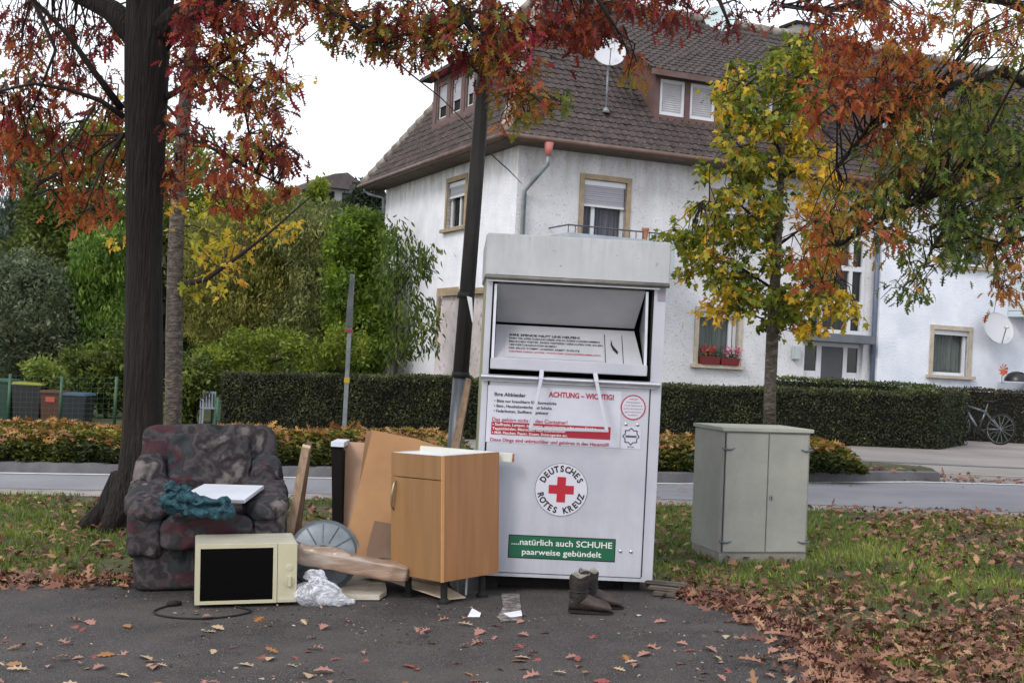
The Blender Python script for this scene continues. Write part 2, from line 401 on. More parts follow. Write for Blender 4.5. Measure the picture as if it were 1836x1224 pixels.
# ================================================================== HOUSE
TH = math.radians(23.3); O = P(914, 600, 27.2)
HR = Matrix.Translation((O.x, O.y, 0)) @ Matrix.Rotation(TH, 4, 'Z'); HI = HR.inverted()
U3 = Vector((math.cos(TH), math.sin(TH), 0)); V3 = Vector((-U3.y, U3.x, 0))
def HF(px, py, v=0.):      # pixel -> house coordinates on the plane y = v
    return HI @ Q(px, py, HR @ Vector((0, v, 0)), V3)
def HL(px, py, u=0.): return HI @ Q(px, py, HR @ Vector((u, 0, 0)), U3)
house = empty('apartment_house', (O.x, O.y, 0), TH, 'white roughcast apartment house with brown tiled hipped roof and dormers', 'house')
def wall_holes(name, mt, a0, a1, z0, z1, holes, f, depth, parent):
    A = sorted({a0, a1, *[h[0] for h in holes], *[h[1] for h in holes]}); Z = sorted({z0, z1, *[h[2] for h in holes], *[h[3] for h in holes]})
    mb = MB()
    for i in range(len(A)-1):
        for j in range(len(Z)-1):
            ca, cz = (A[i]+A[i+1])/2, (Z[j]+Z[j+1])/2
            if any(h[0] < ca < h[1] and h[2] < cz < h[3] for h in holes): continue
            mb.add([f(A[i], 0, Z[j]), f(A[i+1], 0, Z[j]), f(A[i+1], 0, Z[j+1]), f(A[i], 0, Z[j+1])], [(0, 1, 2, 3)])
    for h in holes:
        c = [(h[0], h[2]), (h[1], h[2]), (h[1], h[3]), (h[0], h[3])]
        for k in range(4):
            p, q = c[k], c[(k+1) % 4]
            mb.add([f(p[0], 0, p[1]), f(q[0], 0, q[1]), f(q[0], depth, q[1]), f(p[0], depth, p[1])], [(3, 2, 1, 0)])
    return mb.build(name, mt, parent)
FF = lambda a, d, z: (a, d, z)           # front facade, into the house = +y
FL = lambda a, d, z: (d, a, z)           # left wall, into the house = +x
FW = lambda a, d, z: (a, d-.18, z)       # the forward wing
H_up = (1.59, 2.64, 3.4, 5.43); H_up2 = (4.9, 6.05, 4.42, 5.43); H_gf = (4.66, 5.72, 1.52, 2.72); H_st = (7.6, 9.3, -.1, 5.5)
H_w1 = (11.28, 12.4, 1.56, 2.68); H_w2 = (11.5, 12.9, 4.3, 5.6); H_w3 = (14.6, 16.2, .4, 2.7)
H_l1 = (3.05, 4.25, 4.48, 5.62); H_l2 = (3.3, 4.5, 1.75, 2.95)
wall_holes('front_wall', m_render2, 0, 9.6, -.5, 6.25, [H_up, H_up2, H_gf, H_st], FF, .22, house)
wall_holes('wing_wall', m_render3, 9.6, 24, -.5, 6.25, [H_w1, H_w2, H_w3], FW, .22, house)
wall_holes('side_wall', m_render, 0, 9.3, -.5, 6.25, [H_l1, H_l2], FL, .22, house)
mb = MB(); mb.add([(9.6, -.18, -.5), (9.6, 0, -.5), (9.6, 0, 6.25), (9.6, -.18, 6.25)], [(0, 1, 2, 3)])
mb.add([(0, 9.3, -.5), (24, 9.3, -.5), (24, 9.3, 6.25), (0, 9.3, 6.25)], [(0, 1, 2, 3)]); mb.add([(24, -.18, -.5), (24, 9.3, -.5), (24, 9.3, 6.25), (24, -.18, 6.25)], [(0, 1, 2, 3)])
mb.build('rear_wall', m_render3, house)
mb = MB().box(.6, 23.5, .7, 8.8, -.4, 6.1); mb.build('rooms', m_dark, house)
mb = MB().box(-.012, 24, -.006, .01, -.5, .35)
def rect_frame(mb, f, a0, a1, z0, z1, w_, d0, d1):
    def bx(A0, A1, Z0, Z1):
        p = [f(A0, d0, Z0), f(A1, d0, Z0), f(A1, d1, Z0), f(A0, d1, Z0), f(A0, d0, Z1), f(A1, d0, Z1), f(A1, d1, Z1), f(A0, d1, Z1)]
        mb.add(p, [(0,3,2,1),(4,5,6,7),(0,1,5,4),(1,2,6,5),(2,3,7,6),(3,0,4,7)])
    bx(a0, a0+w_, z0, z1); bx(a1-w_, a1, z0, z1); bx(a0+w_, a1-w_, z0, z0+w_); bx(a0+w_, a1-w_, z1-w_, z1)
def fbox(mb, f, a0, a1, d0, d1, z0, z1):
    p = [f(a0, d0, z0), f(a1, d0, z0), f(a1, d1, z0), f(a0, d1, z0), f(a0, d0, z1), f(a1, d0, z1), f(a1, d1, z1), f(a0, d1, z1)]
    return mb.add(p, [(0,3,2,1),(4,5,6,7),(0,1,5,4),(1,2,6,5),(2,3,7,6),(3,0,4,7)])
def window(h, f, stone, shutter, curtain, mull=(.5,), sill=True, parent=house):
    a0, a1, z0, z1 = h
    fr = MB(); rect_frame(fr, f, a0+.001, a1-.001, z0+.001, z1-.001, .07, .11, .17)
    for m_ in mull: c = a0+(a1-a0)*m_; fbox(fr, f, c-.045, c+.045, .112, .172, z0+.07, z1-.07)
    win = fr.build('window', m_pvc, parent)
    if stone:
        sb = MB(); w_ = .11
        fbox(sb, f, a0-w_, a0, -.03, .1, z0, z1); fbox(sb, f, a1, a1+w_, -.03, .1, z0, z1); fbox(sb, f, a0-w_, a1+w_, -.033, .1, z1, z1+w_)
        sb.build('stone_surround', stone, win)
        if sill: s2 = MB(); fbox(s2, f, a0-w_-.07, a1+w_+.07, -.12, .1, z0-.08, z0-.001); s2.build('sill', stone, win)
    if shutter > 0:
        s3 = MB(); zt = z1-.12; zb = z1-.12-shutter
        if shutter > .15:
            k = int(shutter/.045)
            for i in range(k): fbox(s3, f, a0+.03, a1-.03, .05+.006*(i % 2), .08, zt-(i+1)*shutter/k+.004, zt-i*shutter/k)
            s3.build('roller_shutter', m_shut, win)
            s4 = MB(); fbox(s4, f, a0+.02, a1-.02, .04, .09, zb-.05, zb); s4.build('shutter_rail', m_pvc, win)
        s5 = MB(); fbox(s5, f, a0+.005, a1-.005, .035, .108, zt, z1-.005); s5.build('shutter_box', m_pvc, win)
    gl = MB(); gl.add([f(a0+.06, .14, z0+.06), f(a1-.06, .14, z0+.06), f(a1-.06, .14, z1-.06), f(a0+.06, .14, z1-.06)], [(0, 1, 2, 3)])
    gl.build('pane', m_glass, win)
    if curtain:
        cb = MB(); n_ = 60
        for i in range(n_+1):
            a = a0+(a1-a0)*i/n_; d = .24+.03*math.sin(i*.9+2*math.sin(i*.23))
            cb.v += [f(a, d, z0), f(a, d, z1)]
        cb.f = [(2*i, 2*i+2, 2*i+3, 2*i+1) for i in range(n_)]
        cb.build('curtain', curtain, win)
    else:
        cb = MB(); fbox(cb, f, a0, a1, .45, .5, z0, z1); cb.build('dark_room', m_dark, win)
    return win
window(H_up, FF, m_stone, .42, m_curt2, (.28,)); window(H_up2, FF, m_stone, .25, None)
window(H_gf, FF, m_stone2, .03, m_curt, (.86,)); window(H_w1, FW, m_stone2, .03, m_curt, (.97,))
window(H_w2, FW, m_stone, .2, m_curt, (.5,)); window(H_w3, FW, m_stone2, .1, None)
window(H_l1, FL, m_stone, .22, None, (.5,)); window(H_l2, FL, m_stone, .2, None, (.5,))
# stairwell front: window band, canopy, entrance door
sw = MB(); a0, a1 = 7.6, 9.3
rect_frame(sw, FF, a0+.002, a1-.002, 2.42, 5.48, .09, .05, .13)
for a in (a0+.45, a1-.42): fbox(sw, FF, a-.05, a+.05, .052, .132, 2.51, 5.39)
for z in (3.15, 4.0, 4.75): fbox(sw, FF, a0+.09, a1-.09, .048, .134, z-.06, z+.06)
sw = sw.build('stair_window', m_pvc, house)
gb = MB(); gb.add([(a0+.05, .1, 2.45), (a1-.05, .1, 2.45), (a1-.05, .1, 5.45), (a0+.05, .1, 5.45)], [(0, 1, 2, 3)]); gb.build('pane', m_glass, sw)
gb = MB(); n_ = 80
for i in range(n_+1): a = a0+(a1-a0)*i/n_; gb.v += [(a, .3+.03*math.sin(i*.8), 2.4), (a, .3+.03*math.sin(i*.8), 5.5)]
gb.f = [(2*i, 2*i+2, 2*i+3, 2*i+1) for i in range(n_)]; gb.build('curtain', mat('grey_curtain', '#3a3b40', '#4d4e55', 8, .9, stretch=(8, 8, .3)), sw)
MB().box(a0-.1, a1+.06, -.38, .14, 2.2, 2.4).build('canopy', m_greyp, house, bevel=.01)
db = MB()
fbox(db, FF, a0+.001, a1-.001, .1, .16, 2.1, 2.198)
for (p, q) in ((a0, a0+.07), (a0+.42, a0+.56), (a1-.5, a1-.38), (a1-.07, a1)): fbox(db, FF, p+.001, q-.001, .1, .16, -.1, 2.1)
for (p, q) in ((a0+.07, a0+.42), (a1-.38, a1-.07)): fbox(db, FF, p, q, .11, .15, -.1, 1.5); fbox(db, FF, p+.08, q-.08, .098, .11, 1.36, 1.375)
df = db.build('entrance_front', m_pvc, house)
m_dg = mat('dark_glass', '#202326', rough=.1)
fbox(MB(), FF, a0+.07, a0+.42, .125, .14, 1.5, 2.1).build('side_light', m_dg, df); fbox(MB(), FF, a1-.38, a1-.07, .125, .14, 1.5, 2.1).build('side_light', m_dg, df)
MB().box(a0+.56, a1-.5, .118, .15, -.1, 2.1).build('door', mat('grey_door', '#3d4146', '#45494e', 3, .4), df)
MB().box(7.22, 7.42, -.12, -.002, 1.74, 2.06).build('letter_box', mat('pale_box', '#a9b4b8', rough=.4), house, bevel=.02)
# wing corner down pipe
MB().tube([(9.52, -.1, -.3), (9.52, -.1, 5.9)], .055, 10).build('down_pipe', mat('blue_grey_pipe', '#4f5c72', '#5f6c80', 4, .5), house, smooth=True)
# roof -----------------------------------------------------------
def tiled(name, o0, sdir_, tdir, L, s0, s1, gauge=.225, wave=.19, parent=house, mt=None, t0=0):
    sdir_, tdir = Vector(sdir_).normalized(), Vector(tdir).normalized(); nrm = sdir_.cross(tdir).normalized(); o0 = Vector(o0)
    mb = MB(); rows = int(L/gauge)
    for r_ in range(rows):
        ta, tb = t0+r_*gauge, t0+(r_+1)*gauge+.02
        xa, xb = s0(ta), s1(ta)
        if xb-xa < .05: continue
        ns = max(2, int((xb-xa)/(wave/6))); base = len(mb.v)
        jit = [random.uniform(-.006, .006) for _ in range(ns//6+2)]
        for (t, lift, dz) in ((ta+.002, 0, 0), (ta, 1, .035), (tb, 0, .012)):
            for i in range(ns+1):
                s = xa+(xb-xa)*i/ns; ph = s/wave*2*PI
                hgt = .03*(max(0, math.sin(ph))**.7)+jit[i//6]
                t_ = t-(.012*max(0, math.sin(ph)) if t < tb else 0)
                mb.v.append(tuple(o0+sdir_*s+tdir*t_+nrm*(hgt+dz if dz or lift else hgt-.02)))
        for k in range(2):
            for i in range(ns): a = base+k*(ns+1)+i; mb.f.append((a, a+1, a+ns+2, a+ns+1))
    return mb.build(name, mt or m_tile, parent)
RZ, EZ, RV = 10.7, 6.12, 4.4; AP = 2.3
sl = math.hypot(RV+.5, RZ-EZ); tF = Vector((0, RV+.5, RZ-EZ)).normalized(); rise = tF.z
def hip(t): return -.5+(AP+.5)*(t/sl)
tiled('roof', (0, -.5, EZ), (1, 0, 0), tF, sl, hip, lambda t: 24)
tL = Vector((AP+.5, 0, RZ-EZ)); lL = tL.length
tiled('side_roof', (-.5, 9.3, EZ), (0, -1, 0), tL, lL, lambda t: -.5+(4.9+.5)*t/lL*.995, lambda t: 9.8-4.9*t/lL)
mb = MB(); mb.add([(AP, 4.4, RZ), (24, 4.4, RZ), (24, 9.8, EZ), (-.5, 9.8, EZ)], [(0, 1, 2, 3)]); mb.add([(-.48, -.48, EZ+.0), (24, -.48, EZ), (24, 4.4, RZ-.04), (AP, 4.4, RZ-.04)], [(0, 1, 2, 3)])
mb.add([(-.48, -.48, EZ), (AP, 4.4, RZ-.04), (-.48, 9.8, EZ)], [(0, 1, 2)]); mb.build('rear_roof', m_tile, house)
mb = MB()   # hip and ridge tiles
def ridge_tiles(mb, a, b, r=.13, L=.36):
    a, b = Vector(a), Vector(b); n_ = int((b-a).length/L); d = (b-a)/n_
    for i in range(n_): mb.tube([a+d*i, a+d*(i+1.08)], [r*1.12, r*.9], 10)
ridge_tiles(mb, (-.55, -.55, EZ+.05), (AP, 4.4, RZ+.04)); ridge_tiles(mb, (-.5, 9.8, EZ+.03), (AP, 4.4, RZ+.04)); ridge_tiles(mb, (AP, 4.4, RZ+.04), (23, 4.4, RZ+.04))
mb.build('ridge_tiles', mat('grey_ridge_tiles', '#6b615c', '#9a958c', 5, .85), house, smooth=True)
# soffit, gutter
mb = MB().box(-.5, 24, -.5, -.001, EZ-.14, EZ-.06).box(-.5, -.001, 0, 9.8, EZ-.14, EZ-.06)
mb.build('soffit', mat('brown_soffit', '#4b4038', '#5c5046', 3, .9), house)
mb = MB(); mb.tube([(-.62, -.62, EZ-.06), (24, -.62, EZ-.06)], .06, 10); mb.tube([(-.62, -.6, EZ-.06), (-.62, 9.95, EZ-.06)], .06, 10); mb.build('gutter', m_copper, house, smooth=True)
mb = MB(); mb.tube([(.42, -.6, 6.0), (.42, -.6, 5.72)], [.11, .055], 10); dp = mb.build('rain_funnel', mat('red_copper', '#a2605a', '#b87068', 4, .6), house, smooth=True)
mb = MB(); mb.tube([(.42, -.6, 5.74), (.42, -.58, 5.55), (.2, -.25, 5.15), (.14, -.08, 5.0), (.14, -.08, -.2)], .05, 10); mb.build('rain_pipe', m_zinc, house, smooth=True)
mb = MB(); mb.tube([(-.45, 9.9, 6.0), (-.4, 9.6, 5.85), (-.06, 9.3, 5.75), (-.06, 9.3, 5.3)], .05, 8); mb.build('rain_pipe', m_zinc, house, smooth=True)
# dormers
m_cheek = mat('brown_dormer_cladding', '#543f3c', '#634b47', 2, .7)
def dormer(u0, u1, wins, zt=8.08, vf=.45):
    zb = EZ+(vf+.5)*(RZ-EZ)/4.9-.03
    vtop = -.5+(zt-EZ)*4.9/(RZ-EZ)
    d = MB()
    holes = [(a, b, zb+.18, zt-.1) for a, b in wins]
    A = wall_holes('dormer', m_cheek, u0, u1, zb, zt, holes, lambda a, dd, z: (a, vf+dd, z), .12, house)
    for u in (u0, u1): MB().add([(u, vf, zb), (u, vf, zt), (u, vtop, zt)], [(0, 1, 2)]).add([(u, vf, zt), (u, RV, RZ-.14), (u, vtop, zt)], [(0, 1, 2)]).build('cheek', m_cheek, A)
    ov = .28; run = RV-(vf-ov); t_ = Vector((0, run, RZ-.12-zt)); l_ = t_.length
    tiled('dormer_roof', (u0-.25, vf-ov, zt+.02), (1, 0, 0), t_, l_, lambda t: 0, lambda t: u1-u0+.5, parent=A)
    under = MB(); under.add([(u0-.25, vf-ov, zt), (u1+.25, vf-ov, zt), (u1+.25, RV, RZ-.14), (u0-.25, RV, RZ-.14)], [(0, 1, 2, 3)])
    under.box(u0-.25, u1+.25, vf-ov-.02, vf-ov+.03, zt-.1, zt+.03); under.build('dormer_eaves', m_copper, A)
    for (a, b, z0, z1) in holes:
        fr = MB(); f = lambda a_, dd, z: (a_, vf+dd, z)
        rect_frame(fr, f, a+.001, b-.001, z0+.001, z1-.001, .07, .03, .09); fr = fr.build('dormer_window', m_pvc, A)
        # slats of the closed shutter belong to the same window
        s3 = MB(); k = int((z1-z0-.1)/.05)
        for i in range(k): s3.add([(a+.07, vf+.07, z1-.06-i*.05), (b-.07, vf+.07, z1-.06-i*.05), (b-.07, vf+.055, z1-.06-(i+1)*.05+.004), (a+.07, vf+.055, z1-.06-(i+1)*.05+.004)], [(0, 3, 2, 1)])
        s3.add([(a+.05, vf+.085, z0+.03), (b-.05, vf+.085, z0+.03), (b-.05, vf+.085, z1-.03), (a+.05, vf+.085, z1-.03)], [(0, 1, 2, 3)])
        sh = s3.build('dormer_window_shutter', mat('pale_slats', '#a8a7ad', '#b9b8be', 3, .6), A)
    return A
dormer(3.48, 8.1, [(3.62, 4.28), (4.42, 5.1), (6.0, 6.7), (6.85, 7.5)]); dormer(9.75, 16, [(9.95, 10.7), (10.85, 11.6)])
# side dormer on the hip
ud = .1; zb = EZ+(ud+.5)*(RZ-EZ)/(AP+.5)-.05; zt = 8.45; utop = -.5+(zt-EZ)*(AP+.5)/(RZ-EZ); v0, v1 = 2.9, 6.0
hs = [(3.1, 3.75, zb+.25, zt-.12), (3.95, 4.75, zb+.25, zt-.12), (4.95, 5.75, zb+.25, zt-.12)]
A = wall_holes('side_dormer', m_cheek, v0, v1, zb, zt, hs, lambda a, d, z: (ud+d, a, z), .12, house)
for v in (v0, v1): MB().add([(ud, v, zb), (ud, v, zt), (utop, v, zt)], [(0, 1, 2)]).add([(ud, v, zt), (utop+.35, v, zt+.5), (utop, v, zt)], [(0, 1, 2)]).build('cheek', m_cheek, A)
db = MB(); db.box(ud-.3, ud+.02, v0-.25, v1+.25, zt-.02, zt+.06); db.add([(ud-.3, v0-.25, zt+.06), (ud-.3, v1+.25, zt+.06), (utop+.6, v1+.25, zt+.95), (utop+.6, v0-.25, zt+.95)], [(0, 1, 2, 3)]); db.build('dormer_roof', m_tile, A)
for (a, b, z0, z1) in hs:
    fr = MB(); f = lambda a_, dd, z: (ud+dd, a_, z); rect_frame(fr, f, a+.001, b-.001, z0+.001, z1-.001, .09, .02, .08)
    fr.build('dormer_window', m_copper, A); s3 = MB(); fbox(s3, f, a+.2, b-.09, .06, .07, z0+.4, z1-.09); s3.build('dormer_window_shutter', m_shut, A)
    s3 = MB(); rect_frame(s3, f, a+.18, b-.085, z0+.09, z1-.085, .05, .07, .085); s3.build('dormer_window_sash', m_pvc, A)
    s3 = MB(); fbox(s3, f, a+.05, b-.05, .1, .11, z0, z1); s3.build('dormer_window_pane', m_dark, A)
# chimney
c = HF(1437, 60, 5.0); MB().box(c.x-.45, c.x+.45, 4.6, 5.3, 10, c.z+.12).build('chimney', m_zinc, house)
MB().box(c.x-.52, c.x+.52, 4.53, 5.37, c.z+.12, c.z+.2).build('chimney_cap', m_dark, house)
# front balcony
a = HF(985, 415, -1.0); a.x = HF(984, 412, -.01).x; b = HF(1208, 500, -1.0); zt_ = HF(1100, 424, -1.0).z
MB().box(a.x, b.x, -1.0, -.92, b.z, zt_).box(a.x, a.x+.08, -.919, -.002, b.z, zt_).box(b.x-.08, b.x, -.919, -.002, b.z, zt_).box(a.x+.08, b.x-.08, -.919, -.002, b.z, b.z+.15).build('balcony', mat('blue_grey_parapet', '#9aa2ad', '#abb2bc', 2, .8), house)
mb = MB(); rz_ = zt_+.16; mb.tube([(a.x, -.98, rz_), (b.x, -.98, rz_)], .018, 6)
k = int((b.x-a.x)/.16)
for i in range(k+1): x = a.x+(b.x-a.x)*i/k; mb.tube([(x, -.98, zt_), (x, -.98, rz_)], .011, 5)
mb.tube([(a.x, -.98, rz_), (a.x, -.02, rz_)], .018, 6); mb.build('balcony_railing', mat('grey_iron', '#4c5058', rough=.5), house)
# wing balcony, terrace parapet
a = HF(1806, 535, -1.3); a.x = HF(1808, 545, -.19).x; b = HF(1806, 562, -1.3)
MB().box(a.x, a.x+4, -1.3, -.19, b.z, b.z+.14).box(a.x, a.x+4, -1.3, -1.24, b.z+.16, b.z+1.1).box(a.x, a.x+.06, -1.239, -.19, b.z+.16, b.z+1.1).build('wing_balcony', mat('pale_blue_parapet', '#b4c2c9', '#c3cfd6', 2, .7), house)
a = HF(1792, 684, -1.3); a.x = HF(1790, 690, -.19).x
MB().box(a.x, a.x+4, -1.3, -1.2, -.5, a.z).box(a.x, a.x+.1, -1.199, -.19, -.5, a.z).build('terrace_wall', mat('pale_terrace', '#9da3b0', '#aeb4bf', 2, .7), house)
# side porch
p1 = HL(794, 522, -1.1); p2 = HL(770, 672, -1.1); p3 = HL(850, 522, -1.1)
mb = MB(); 
v_a, v_b, v_c = p1.y, p2.y, p1.y-2.4
def prism_u(mb, poly, u0, u1):
    n_ = len(poly); mb.add([(u0, y, z) for y, z in poly]+[(u1, y, z) for y, z in poly], [tuple(range(n_)), tuple(range(2*n_-1, n_-1, -1))]+[(i, i+n_, (i+1) % n_+n_, (i+1) % n_) for i in range(n_)])
prism_u(mb, [(v_a, p1.z-.12), (v_b, -.4), (v_c, -.4), (v_c, p1.z-.12)], -1.1, -.002)
pc = mb.build('porch', speckle(mat('stained_porch', '#b1a6a4', '#cfc9cb', 1.1, .9, .3, 20), '#77706b', 7, .58, .6), house)
mb = MB(); mb.box(-1.2, -.002, v_c-.05, v_a+.12, p1.z-.119, p1.z); mb.build('porch_slab', m_stone, house)
MB().box(.0, .02, 3.3, 4.5, 1.9, 2.9)

def dish(loc, r, facing, name='satellite_dish', mast=None, label='', col='#b9bcc2'):
    t = empty(name, loc, facing, label, 'satellite dish', 'satellite dishes on the apartment house')
    prof = [(0.001, .0)]+[(r*i/8, .18*r*(i/8)**2) for i in range(1, 9)]+[(r*1.02, .18*r+.01), (r*1.0, .2*r-.03)]
    R1 = Matrix.Rotation(math.radians(90-22), 3, 'X')      # bowl axis along -y, tilted up
    md = mat('dish_enamel', col, rough=.4)
    MB().lathe(prof, 28, (0, 0, 0), R1).build('bowl', md, t, smooth=True)
    tip = R1 @ Vector((0, 0, .95*r)); tip += Vector((0, 0, -.25*r))
    MB().bar(R1 @ Vector((0, -r, .15*r)), tip, .02, .02).build('feed_arm', m_zinc, t)
    MB().tube([tip+Vector((0, .05, 0)), tip+Vector((0, -.06, .0))], .035, 10).build('receiver', m_pvc, t, smooth=True)
    if mast:
        MB().tube([(0, .06, -mast), (0, .06, .1)], .025, 8).build('mast', m_zinc, t, smooth=True)
        MB().tube([(0, .06, -mast), (0, .06, -mast+.12)], [.11, .03], 10).build('collar', m_zinc, t, smooth=True)
    else: MB().bar((0, .02, 0), (.0, .28, -.05), .04, .04).build('bracket', m_zinc, t)
    return t
q = HF(1092, 96, .3); dish(HR @ q, .36, TH-.35, mast=q.z-7.0, label='satellite dish on tall mast low on the tiles, left of the dormer')
q = HF(1290, 38, 4.2); dish(HR @ q, .42, TH-.35, mast=q.z-10.45, label='satellite dish standing on the roof ridge against the sky', col='#b3c4c6')
q = HF(1188, 2, 3.3); dish(HR @ q, .36, TH-.35, mast=q.z-9.7, label='satellite dish half hidden by red leaves, mast near the ridge')
q = HF(1787, 590, -.55); dish(HR @ q, .42, TH-.12, label='big pale grey satellite dish mounted on the white wing wall')
# window flower boxes
m_fol = leafmat('geranium_leaf', [(0, '#22351a'), (1, '#4c6a2a')], .2)
def flowers(c, n, sx, sy, sz, cols, parent, name='flowers'):
    C = rng.uniform(-1, 1, (n, 3))*[sx, sy, sz]+np.array(c)
    return leafmesh(name, cols, SIMPLE, C, rdir(n, .3), rdir(n, .5), rng.uniform(.04, .08, n), rng.uniform(0, 1, n), parent)
for i, (uc, wd, fc, lab) in enumerate(((4.93, .5, ('#a3262b', '#d2463f'), 'red plastic window box with red geraniums, left half of the sill'), (5.45, .5, ('#b03a63', '#df7ba6'), 'red plastic window box with pink flowers, right half of the sill'))):
    t = empty('flower_box', HR @ Vector((uc, -.07, 1.525)), TH, lab, 'flower box', 'flower boxes on the ground floor sill')
    MB().add([(-wd/2+.02, -.08, 0), (wd/2-.02, -.08, 0), (wd/2-.02, .06, 0), (-wd/2+.02, .06, 0), (-wd/2, -.1, .17), (wd/2, -.1, .17), (wd/2, .08, .17), (-wd/2, .08, .17)], [(0,3,2,1),(4,5,6,7),(0,1,5,4),(1,2,6,5),(2,3,7,6),(3,0,4,7)]).build('trough', mat('maroon_plastic', '#6d2023', rough=.5), t)
    flowers((0, 0, .24), 120, wd/2, .1, .09, m_fol, t, 'foliage')
    flowers((.05 if i else -.05, -.06, .33), 90, wd/2.3, .07, .08, leafmat('petals', [(0, fc[0]), (1, fc[1])], .2), t, 'blossoms')
a = HF(1157, 418, -.96); t = MB().lathe([(.05, 0), (.07, .2), (.085, .2), (.085, .25)], 14).build('flower_pot', mat('terracotta', '#9c6a4c', '#ab7857', 5, .8), loc=HR @ Vector((a.x, -.96, zt_)))
tag(t, 'small terracotta pot on the balcony parapet', 'flower pot')
a = HF(1797, 665, -.5); t = empty('garden_pinwheel', HR @ Vector((a.x, -.5, a.z-.32)), TH, 'orange pinwheel on a stick above the terrace wall', 'garden pinwheel')
MB().tube([(0, 0, 0), (0, 0, .34)], .012, 6).build('stick', m_zinc, t)
mb = MB()
for k in range(8): an = k*PI/4; mb.add([(0, -.02, .36), (.17*math.cos(an), -.03, .36+.17*math.sin(an)), (.13*math.cos(an+.6), -.06, .36+.13*math.sin(an+.6))], [(0, 1, 2)])
mb.build('vanes', mat('orange_foil', '#b5522e', '#c96a3c', 5, .6), t)
a = HF(1823, 684, -1.25); t = MB().lathe([(.3, 0), (.29, .08), (.22, .18), (.12, .235), (.001, .25)], 24).build('grill_lid', mat('black_enamel', '#17181a', rough=.35), loc=HR @ Vector((a.x, -1.25, a.z)), smooth=True)
tag(t, 'black domed lid resting on the terrace wall', 'grill lid')
# far house on the hill
q = P(598, 342, 92); t = empty('hill_house', (q.x, q.y, q.z-4), .5, 'distant white house with dark roof among trees on the hill', 'house')
MB().box(-1.3, 1.5, -1, 3, 0, 4).build('wall', mat('grey_far_wall', '#8d8c90', '#a5a4a8', 1, .9), t)
MB().prism([(-1.9, 4.0), (2.0, 4.0), (2.0, 4.25), (.4, 5.2), (-.6, 5.0), (-1.9, 4.35)], -1.6, 3.4).build('roof', mat('dark_slate', '#4a4244', '#5a5052', 2, .8), t)
for x in (-.9, .3): MB().box(x, x+.6, -1.04, -1.001, 3.0, 3.8).build('window', m_dark, t)

# ================================================================== DONATION CONTAINER
YC = 7.7; CYAW = math.radians(2.3); c0 = P(856, 1040, YC); CR = Matrix.Translation((c0.x+.005, YC, .0)) @ Matrix.Rotation(CYAW, 4, 'Z'); CI = CR.inverted()
CN = (CR.to_3x3() @ Vector((0, 1, 0)))
c0x = CI @ Q(846, 1040, CR @ Vector((0, 0, 0)), CN)
CR = CR @ Matrix.Translation((c0x.x, 0, 0)); CI = CR.inverted()
def CF(px, py, y=0.): q = CI @ Q(px, py, CR @ Vector((0, y, 0)), CN); return q
W_ = CF(1181, 800).x
cont = empty('clothing_bank', CR @ Vector((0, 0, 0)), CYAW, 'white metal clothing donation container with open chute and red cross emblem', 'donation container')
m_cont = speckle(mat('container_paint', '#a6a9b5', '#b4b7c2', 2.2, .38, .05, 60, c3='#aeb1bc'), '#8d8b86', 60, .72, .5)
m_cap = speckle(mat('container_lid_paint', '#a4a7ad', '#b3b5ba', 3, .45, .08, 50), '#6e7462', 26, .66, .55)
stains(m_cap, '#7f8475', 1.85, 2.14, .28, (8, 8, 1.0), .1); stains(m_cont, '#95949a', 1.0, .1, .3, (6, 6, .6), .05)
m_side = mat('algae_side', '#6f7350', '#9a9b83', 4, .7, .2, 30)
m_alu = mat('aluminium', '#aeb0b6', '#c0c2c8', 6, .3, metal=.75)
m_black = mat('black_rubber', '#101011', rough=.8)
m_letr = mat('red_lettering', '#9e2438', rough=.5); m_letb = mat('black_lettering', '#15151c', rough=.5); m_letw = mat('white_lettering', '#d5d8d8', rough=.5)
m_stick = mat('sticker_film', '#b9bac8', '#c2c3d0', 5, .3)
zt, zb = 2.15, .10; zo1 = 1.875; zo0 = CF(1020, 676).z; D_ = 1.12
xo0, xo1 = CF(879, 600).x, CF(1170, 600).x
# body: side walls, back, front frame around the chute
sd_ = MB().box(0, .012, .012, D_, zb, 1.93).build('side_panel', m_side, cont)
MB().box(W_-.012, W_, .012, D_, zb, 1.93).build('side_panel', m_cont, cont)
MB().box(.0125, W_-.0125, D_-.01, D_, zb, 1.93).build('back_panel', m_cont, cont)
MB().box(.013, W_-.013, .03, D_-.011, zb+.001, zb+.02).build('floor_panel', m_black, cont)
fr = MB(); fr.box(0, xo0, 0, .0115, zb, 1.93).box(xo1, W_, 0, .0115, zb, 1.93).box(xo0+.0003, xo1-.0003, 0, .0115, zo1, 1.93).box(xo0+.0003, xo1-.0003, 0, .0115, zb, zb+.02)
fr.build('front_frame', m_cont, cont)
px0, px1 = CF(873, 760).x, CF(1163, 760).x
dr = MB().box(px0+.004, px1-.004, -.006, .008, zb+.024, zo0-.045).build('service_door', m_cont, cont, bevel=.003)
MB().box(px0-.003, px0+.002, -.0025, .004, zb+.03, zo0-.05).build('door_seam', m_black, dr); MB().box(px1-.002, px1+.003, -.0025, .004, zb+.03, zo0-.05).build('door_seam', m_black, dr)
MB().box(-.005, W_-.0, -.0, .011, zo0-.04, zo0+.0).build('sill_panel', m_cont, cont) if False else None
rl = MB(); rl.tube([(CF(862, 678).x, -.03, zo0-.02), (CF(1181, 690).x, -.03, zo0-.02)], .018, 10); rl.box(xo0-.03, xo1+.03, -.02, .0, zo0-.045, zo0-.026)
rl.build('rail', m_alu, cont, smooth=True, auto=.6)
